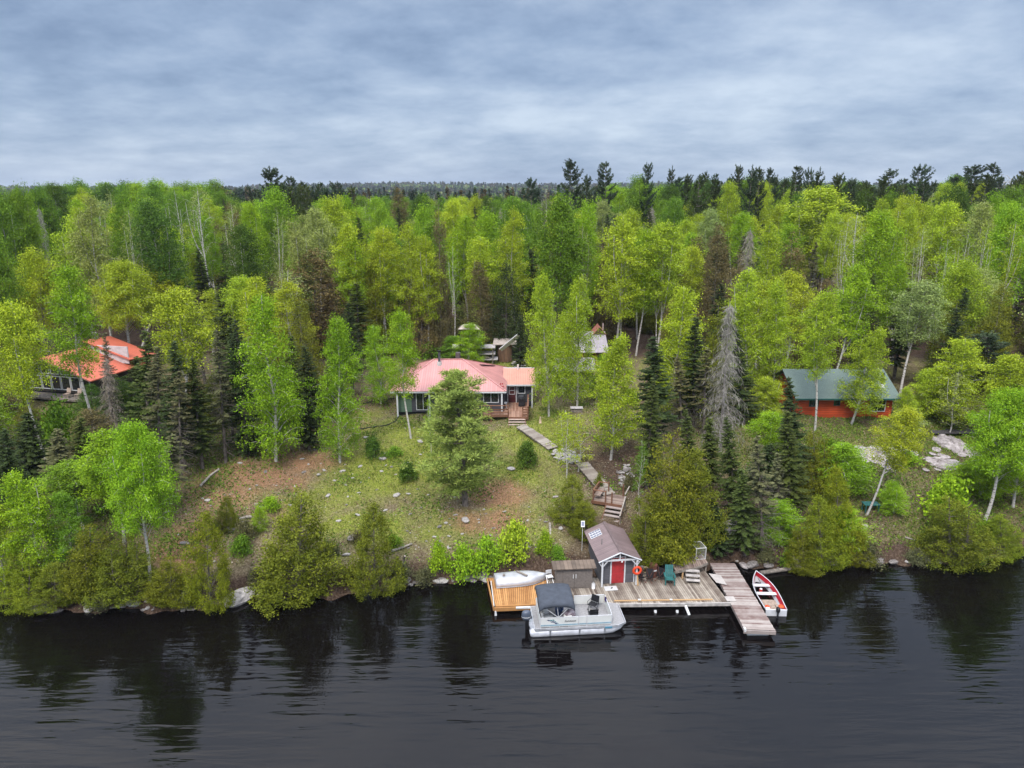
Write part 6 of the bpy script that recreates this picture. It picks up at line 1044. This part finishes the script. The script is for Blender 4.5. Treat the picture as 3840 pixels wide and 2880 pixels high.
# ---- woods behind, read by their tops: (kind, top px, height m, width px, tone)
MT=[('birch',340,755,19,135,'pale'),('aspen',460,745,18,120,'green'),('aspen',590,770,18,165,'deep'),('baretop',660,725,18,120,'green'),('baretop',760,715,19,130,'green'),('aspen',150,715,17,110,'green'),('aspen',230,708,17,105,'deep'),
('aspen',310,705,17,105,'green'),('aspen',385,700,17,105,'deep'),('aspen',450,703,17,100,'green'),('aspen',520,698,17,110,'deep'),('aspen',575,692,18,110,'green'),('aspen',680,694,18,110,'green'),('aspen',740,700,18,110,'green'),
('aspen',900,860,16,145,'deep'),('aspen',1020,722,18,150,'fresh'),('birch',1100,845,16,110,'pale'),('aspen',1230,755,17,135,'lime'),('birch',1290,850,16,110,'lime'),('birch',1180,790,16,100,'pale'),
('pine',1007,625,26,105,'pine'),('pine',1085,662,22,70,'pine'),('pine',1122,678,21,60,'dark'),('pine',1192,682,20,48,'dark'),('pine',1262,680,21,80,'pine'),('pine',935,690,20,40,'dark'),
('cedartall',1170,940,15,235,'brown'),('cedartall',1070,990,13,130,'brown'),('cedartall',1570,985,14,110,'brown'),('cedartall',1500,706,20,90,'brown'),('cedartall',1640,742,20,82,'brown'),('cedartall',1400,960,13,120,'olive'),
('cedartall',2700,845,16,110,'brown'),('cedartall',2985,860,16,150,'brown'),('spruce',2988,640,26,40,'dark'),('cedartall',1895,985,14,120,'dark'),('cedartall',1810,980,14,110,'brown'),('cedartall',1290,1000,12,90,'brown'),
('snag',2812,845,16,95,'grey'),('snag',118,940,14,50,'grey'),('snag',132,765,17,55,'grey'),('snag',1888,765,17,50,'grey'),('baretop',2050,720,17,60,'tan'),
('birch',1430,865,16,110,'lime'),('birch',1510,850,16,115,'lime'),('birch',1595,895,15,100,'lime'),('birch',1320,905,15,100,'fresh'),('birch',1750,820,16,115,'fresh'),('aspen',1840,805,16,125,'fresh'),('birch',1690,760,17,100,'lime'),
('aspen',1920,755,18,130,'green'),('aspen',2090,755,19,190,'green'),('birch',1930,800,17,110,'lime'),('aspen',2205,780,18,95,'fresh'),('birch',2330,825,17,150,'lime'),('birch',2410,870,16,110,'fresh'),('birch',2490,845,17,140,'lime'),
('aspen',2480,710,18,110,'fresh'),('aspen',2560,690,18,120,'green'),('aspen',2640,690,18,115,'green'),('aspen',2730,700,18,115,'green'),('aspen',2850,700,18,125,'fresh'),('aspen',2900,705,18,100,'green'),('aspen',2400,690,18,115,'green'),
('birch',3080,715,19,220,'lime'),('birch',2880,850,17,110,'lime'),('aspen',3300,812,18,160,'fresh'),('birch',3440,745,18,120,'lime'),('birch',3560,770,18,130,'lime'),('birch',3700,770,18,110,'pale'),('aspen',3805,785,18,150,'fresh'),('baretop',3790,675,17,160,'grey'),
('pine',1995,665,22,60,'pine'),('pine',2135,600,26,95,'pine'),('pine',2200,655,22,55,'dark'),('pine',2282,607,25,75,'pine'),('pine',2425,610,24,55,'pine'),('pine',2515,622,23,42,'dark'),('pine',2580,652,22,50,'dark'),('pine',2622,655,22,34,'dark'),
('pine',2650,641,23,42,'dark'),('pine',2690,650,22,44,'pine'),('pine',2765,618,25,58,'dark'),('pine',2815,620,25,60,'pine'),('pine',2855,625,25,60,'dark'),('pine',2900,630,24,52,'pine'),('pine',2945,665,22,40,'dark'),('pine',2995,622,26,60,'dark'),
('pine',3035,630,25,52,'pine'),('pine',3072,628,25,64,'dark'),('pine',3195,668,22,55,'pine'),('pine',3240,678,22,60,'dark'),('pine',3345,632,25,90,'pine'),('pine',3395,668,22,60,'pine'),('pine',3445,617,26,95,'pine'),('pine',3500,680,22,60,'dark'),
('pine',3650,617,25,105,'pine'),('pine',3590,660,22,80,'pine'),('pine',3732,608,26,70,'dark'),('pine',3825,640,24,60,'brown'),('aspen',3580,665,20,90,'green')]
for u0,u1,v0,v1,st in ((3150,3880,650,694,46),(2540,2960,650,682,62),(1060,1330,690,712,40)):
    u=u0
    while u<u1: MT.append(('pine',u,rnd.uniform(v0,v1),20,rnd.uniform(55,80),rnd.choice(('pine','spruce','dark')))); u+=rnd.uniform(.7,1.3)*st
for u0,u1,v0,v1 in ((-60,300,700,745),(300,860,686,730),(2280,3000,668,715),(3000,3900,686,745)):
    u=u0
    while u<u1:
        MT.append(('aspen',u,rnd.uniform(v0,v1),rnd.uniform(16,19),rnd.uniform(95,135),rnd.choice(('green','deep','fresh','green')))); u+=rnd.uniform(55,85)
for u_,v_,w_ in ((3400,905,80),(3290,835,85),(3475,865,90),(3560,905,85),(3650,875,90),(3722,850,95),(3795,845,95),(3180,835,80),(485,800,90),(865,775,80),(2340,900,80),(2085,850,80),(2200,860,70),(3330,950,75),(3610,960,80),(345,770,90),(1020,800,70),(1420,930,70),(1600,960,70),(1700,930,70),(2480,940,75)): MT.append(('baretop',u_,v_,17.5,w_,rnd.choice(('lime','fresh','pale'))))
TN={'lime':'bright lime','fresh':'bright green','yellow':'yellow green','green':'mid green','pale':'pale silvery','deep':'deep green','olive':'olive','brown':'brownish','spruce':'dark green','dark':'nearly black green','moss':'mossy grey green','pine':'dark bluish green','grey':'bare grey','cedar':'yellow olive','tan':'pale bare','wpine':'soft pale green'}
SHP={'birchbig':'birch','shrub':'shrub','bush':'shrub','birchlow':'birch','birch':'birch','birchthin':'thin birch','aspen':'round crowned aspen','baretop':'bare limbed aspen','spruce':'spruce','sprucemoss':'mossy spruce','cedar':'cedar','cedartall':'tall cedar','pine':'pine','snag':'dead spruce'}
def zone(u,v):
    h_='left' if u<900 else 'centre left' if u<1650 else 'centre' if u<2250 else 'centre right' if u<3000 else 'right'
    if v>1450: return {'left':'on the left bank below the orange roof','centre left':'on the bank left of the lawn','centre':'on the bank','centre right':'on the bank above the jetty','right':'on the bank below the red cabin'}[h_]
    p={'left':'behind the orange roof','centre left':'behind the lawn birches','centre':'behind the pink roof','centre right':'behind the grey dead spruce','right':'behind the red cabin'}[h_]
    r='on the skyline' if v<735 else 'in the far wood' if v<900 else 'in the middle wood' if v<1080 else 'at the wood edge'
    return r+' '+p
def autolabel(kind,tone,u,v,w): 
    sz='wide ' if w>135 else 'narrow ' if w<60 else ''
    lb='%s%s %s %s'%(sz,TN[tone],SHP[kind],zone(u,v)); return lb, '%s trees %s'%(SHP[kind],zone(u,v))
for k,u,v,hm,w,tn in MT:
    lb,gp=autolabel(k,tn,u,v,w); bytop(k,u,v,hm,w,tn,lb,gp)
# ---- the rest of the near wood, planted at random where the photo shows unbroken wood
RECT=[(3220,3710,1630,1765),(3000,3385,1370,1578),(110,510,1270,1500),(1455,2010,1330,1615),(2110,2290,1225,1400),(1720,2000,1290,1420)]   # px boxes that must stay in view
LAWN=[(640,2300),(700,1870),(860,1700),(1180,1640),(1330,1480),(2240,1480),(2340,1740),(2390,2120),(2300,2260)]
def inpoly(u,v,P):
    c=False; j=len(P)-1
    for i in range(len(P)):
        if (P[i][1]>v)!=(P[j][1]>v) and u<(P[j][0]-P[i][0])*(v-P[i][1])/(P[j][1]-P[i][1])+P[i][0]: c=not c
        j=i
    return c
def clear(x,y):
    pu,pv=proj(x,y,H(x,y))
    if inpoly(pu,pv,LAWN): return True
    if -15<x<17 and 52<y<86: return True          # lawn, cottage and the yard behind it
    if y<=52 and -16<x<18: return True
    if -13<x<-6 and y<66: return True
    if -54<x<-33 and 65<y<86: return True
    if 2<x<16 and y<94: return True
    if 26<x<39 and 63<y<74: return True           # red cabin
    if 27<x<49 and 55<y<65: return True           # rock outcrop
    return False
def proj(x,y,z):
    zc=y*math.cos(PIT)-(z-CH)*math.sin(PIT); yc=y*math.sin(PIT)+(z-CH)*math.cos(PIT); return 1920+FPX*x/zc,1440-FPX*yc/zc
def nse(x,y): return math.sin(x*0.11+1.3)*math.sin(y*0.09+0.4)+0.6*math.sin(x*0.23-y*0.19)+0.5*math.sin(x*0.05+y*0.21+2)
cnt=0; cells={}
for x,y,r in TREES: cells.setdefault((int(x//8),int(y//8)),[]).append((x,y))
def near(x,y,dm):
    cx,cy=int(x//8),int(y//8)
    for i in (-1,0,1):
        for j in (-1,0,1):
            for a,b in cells.get((cx+i,cy+j),()):
                if (a-x)**2+(b-y)**2<dm*dm: return True
    return False
KN={}
for it in range(20000):
    y=47+ (it/20000)**0.9*178; xm=0.76*y+7; x=rnd.uniform(-xm,xm)
    if clear(x,y) or near(x,y,(2.6 if y<66 else 3.6)+y*0.009) or y<np.interp(x,SX,SY)+0.8: continue
    if 86<y<101 and -14<x<14 and rnd.random()<0.3: continue
    z=H(x,y); q=nse(x,y)+rnd.uniform(-0.9,0.9); lft=x<-30; 
    if x>22: q-=0.45
    if abs(q)<3 and y<110 and rnd.random()<0.16: q=-1.0
    if q>1.15: k,tn,hm,w=rnd.choice([('aspen','fresh',15,5.2),('aspen','green',16,5.6),('aspen','lime',14,5)])
    elif q>0.1: k,tn,hm,w=rnd.choice([('birch','lime',15,4.4),('birch','fresh',15,4.2),('birch','green',14,4.2),('birchlow','fresh',11,4.2),('birch','lime',14,4.2),('birch','pale',14,4.2),('aspen','fresh',15,4.8),('spruce','dark',10,3.2)])
    elif q>-0.5: k,tn,hm,w=rnd.choice([('cedartall','brown',13,4.2),('cedartall','olive',12,4.0),('cedartall','brown',11,3.8),('spruce','spruce',13,3.6),('birch','green',14,4),('spruce','dark',12,3.4)])
    elif q>-1.5: k,tn,hm,w=rnd.choice([('spruce','spruce',14,3.6),('spruce','dark',13,3.4),('sprucemoss','moss',13,3.6),('spruce','spruce',11,3.4),('birch','fresh',14,4.2),('cedartall','olive',11,3.6)])
    else: k,tn,hm,w=rnd.choice([('snag','grey',13,3.2),('birch','lime',15,4.5),('baretop','pale',15,4.6),('birch','yellow',13,4.2)])
    if y>125 and tn in('lime','fresh') and rnd.random()<0.55: tn='green' if rnd.random()<.6 else 'deep'
    if y<84: hm*=0.86
    if y<66: hm*=rnd.uniform(0.4,0.75); w*=0.85
    if y<66 and k in('snag','baretop'): continue
    if y>150 and k in('cedartall',): k='aspen'; tn='green'; w=5.4
    if x>35 and y>95 and rnd.random()<0.3: k,tn,hm,w='birch','lime',17,3.8
    if KN.get(NAMES[k][0],0)>=240: continue
    hm*=rnd.uniform(0.82,1.12); w*=rnd.uniform(0.85,1.2)
    u,v=proj(x,y,z+hm)
    lim=690 if (u<860 or u>2300) else 745
    if v<lim: hm-=(lim-v)*y/FPX
    hit=False
    for (a,b_,c,d) in RECT:
        ub,vb=proj(x,y,z); hwp=w*0.6*FPX/y
        if a<u+hwp and b_>u-hwp and vb>c and vb>d-5: 
            room=(vb-d)*y/FPX*1.0; 
            if room<hm: hm=room; hit=True
    if hm<(2.2 if y<66 else 6): continue
    if hit and hm<5: k,tn=rnd.choice([('shrub','green'),('shrub','fresh'),('cedar','olive'),('shrub','moss')]); w=hm*rnd.uniform(.7,1.1)
    u,v=proj(x,y,z+hm); lb,gp=autolabel(k,tn,u,v,w*FPX/y)
    ln=1.8 if (k=='birch' and x>30) else .9; plant(k,Vector((x,y,z)),Vector((x+rnd.uniform(-ln,ln),y+rnd.uniform(-.5,.5),z+hm)),w,tn,lb,gp,var=(rnd.choice((3,4)) if k=='birch' and x>30 else None))
    cells.setdefault((int(x//8),int(y//8)),[]).append((x,y)); KN[NAMES[k][0]]=KN.get(NAMES[k][0],0)+1; cnt+=1
print('random trees',cnt,KN)
# ---- the far wood: one mass nobody could count
r=np.random.default_rng(5); V=[];Cc=[];
def far_pts(y0,y1,sp):
    n=int((y1**2-y0**2)*0.80/(sp*sp)); yy=np.sqrt(r.uniform(y0**2,y1**2,n)); xx=r.uniform(-1,1,n)*(0.80*yy+8); return xx,yy
def far_layer(y0,y1,sp,nl,lsz,hh):
    xx,yy=far_pts(y0,y1,sp); zz=hgt(xx,yy); n=len(xx)
    con=(r.uniform(size=n)<0.36+0.25*np.sin(xx*0.02+yy*0.013)); big=r.uniform(size=n)
    h_=np.where(con,r.uniform(0.9,1.35,n)*hh,r.uniform(0.8,1.05,n)*hh*0.92); R=np.where(con,2.0,3.3)*r.uniform(0.8,1.25,n)*(1 if y1<500 else 1.5)
    pal=np.array([[.16,.27,.04],[.12,.23,.035],[.24,.32,.06],[.09,.17,.035],[.27,.30,.12]]); pc=np.array([[.05,.085,.04],[.04,.06,.035],[.13,.105,.05],[.07,.10,.045]])
    col=np.where(con[:,None],pc[r.integers(0,4,n)],pal[r.integers(0,5,n)])*r.uniform(0.8,1.2,(n,1))
    if y0>450: col=col*0.75
    t=r.uniform(0.12,1,(n,nl))**0.8; az=r.uniform(0,6.28,(n,nl)); q=r.uniform(0.6,1,(n,nl))
    pr=np.where(con[:,None],(1-t)**0.85+0.05,np.sqrt(np.clip(1-((t-0.62)/0.40)**2,0.02,1)))*R[:,None]*q*(1+0.2*np.sin(az*3+t*9))
    C=np.stack([xx[:,None]+np.cos(az)*pr,yy[:,None]+np.sin(az)*pr,zz[:,None]+t*h_[:,None]],-1).reshape(-1,3)
    vv,ff=leafcloud(C,lsz,r,0.8,0.7); V.append(vv); Cc.append(np.repeat(np.repeat(col,nl,0)*r.uniform(0.7,1.35,(n*nl,1)),4,0))
    # trunks / dark core cones so that the mass is not see-through
far_layer(215,420,5.6,170,0.62,14.5); far_layer(420,800,7.5,70,1.15,14); far_layer(800,1500,11,34,2.1,15); far_layer(1500,2700,17,22,3.4,16)
V=np.concatenate(V); Cc=np.concatenate(Cc); T=np.repeat(r.uniform(0.2,0.8,len(V)//4),4)
me=np_mesh('distant_forest',V,np.arange(len(V)).reshape(-1,4),tone=T,col=Cc); me.materials.append(M_leafattr); fo_=link('distant_forest',me); tag(fo_,'unbroken mixed forest rolling away to the horizon','forest',kind='stuff')
print('far quads',len(V)//4)
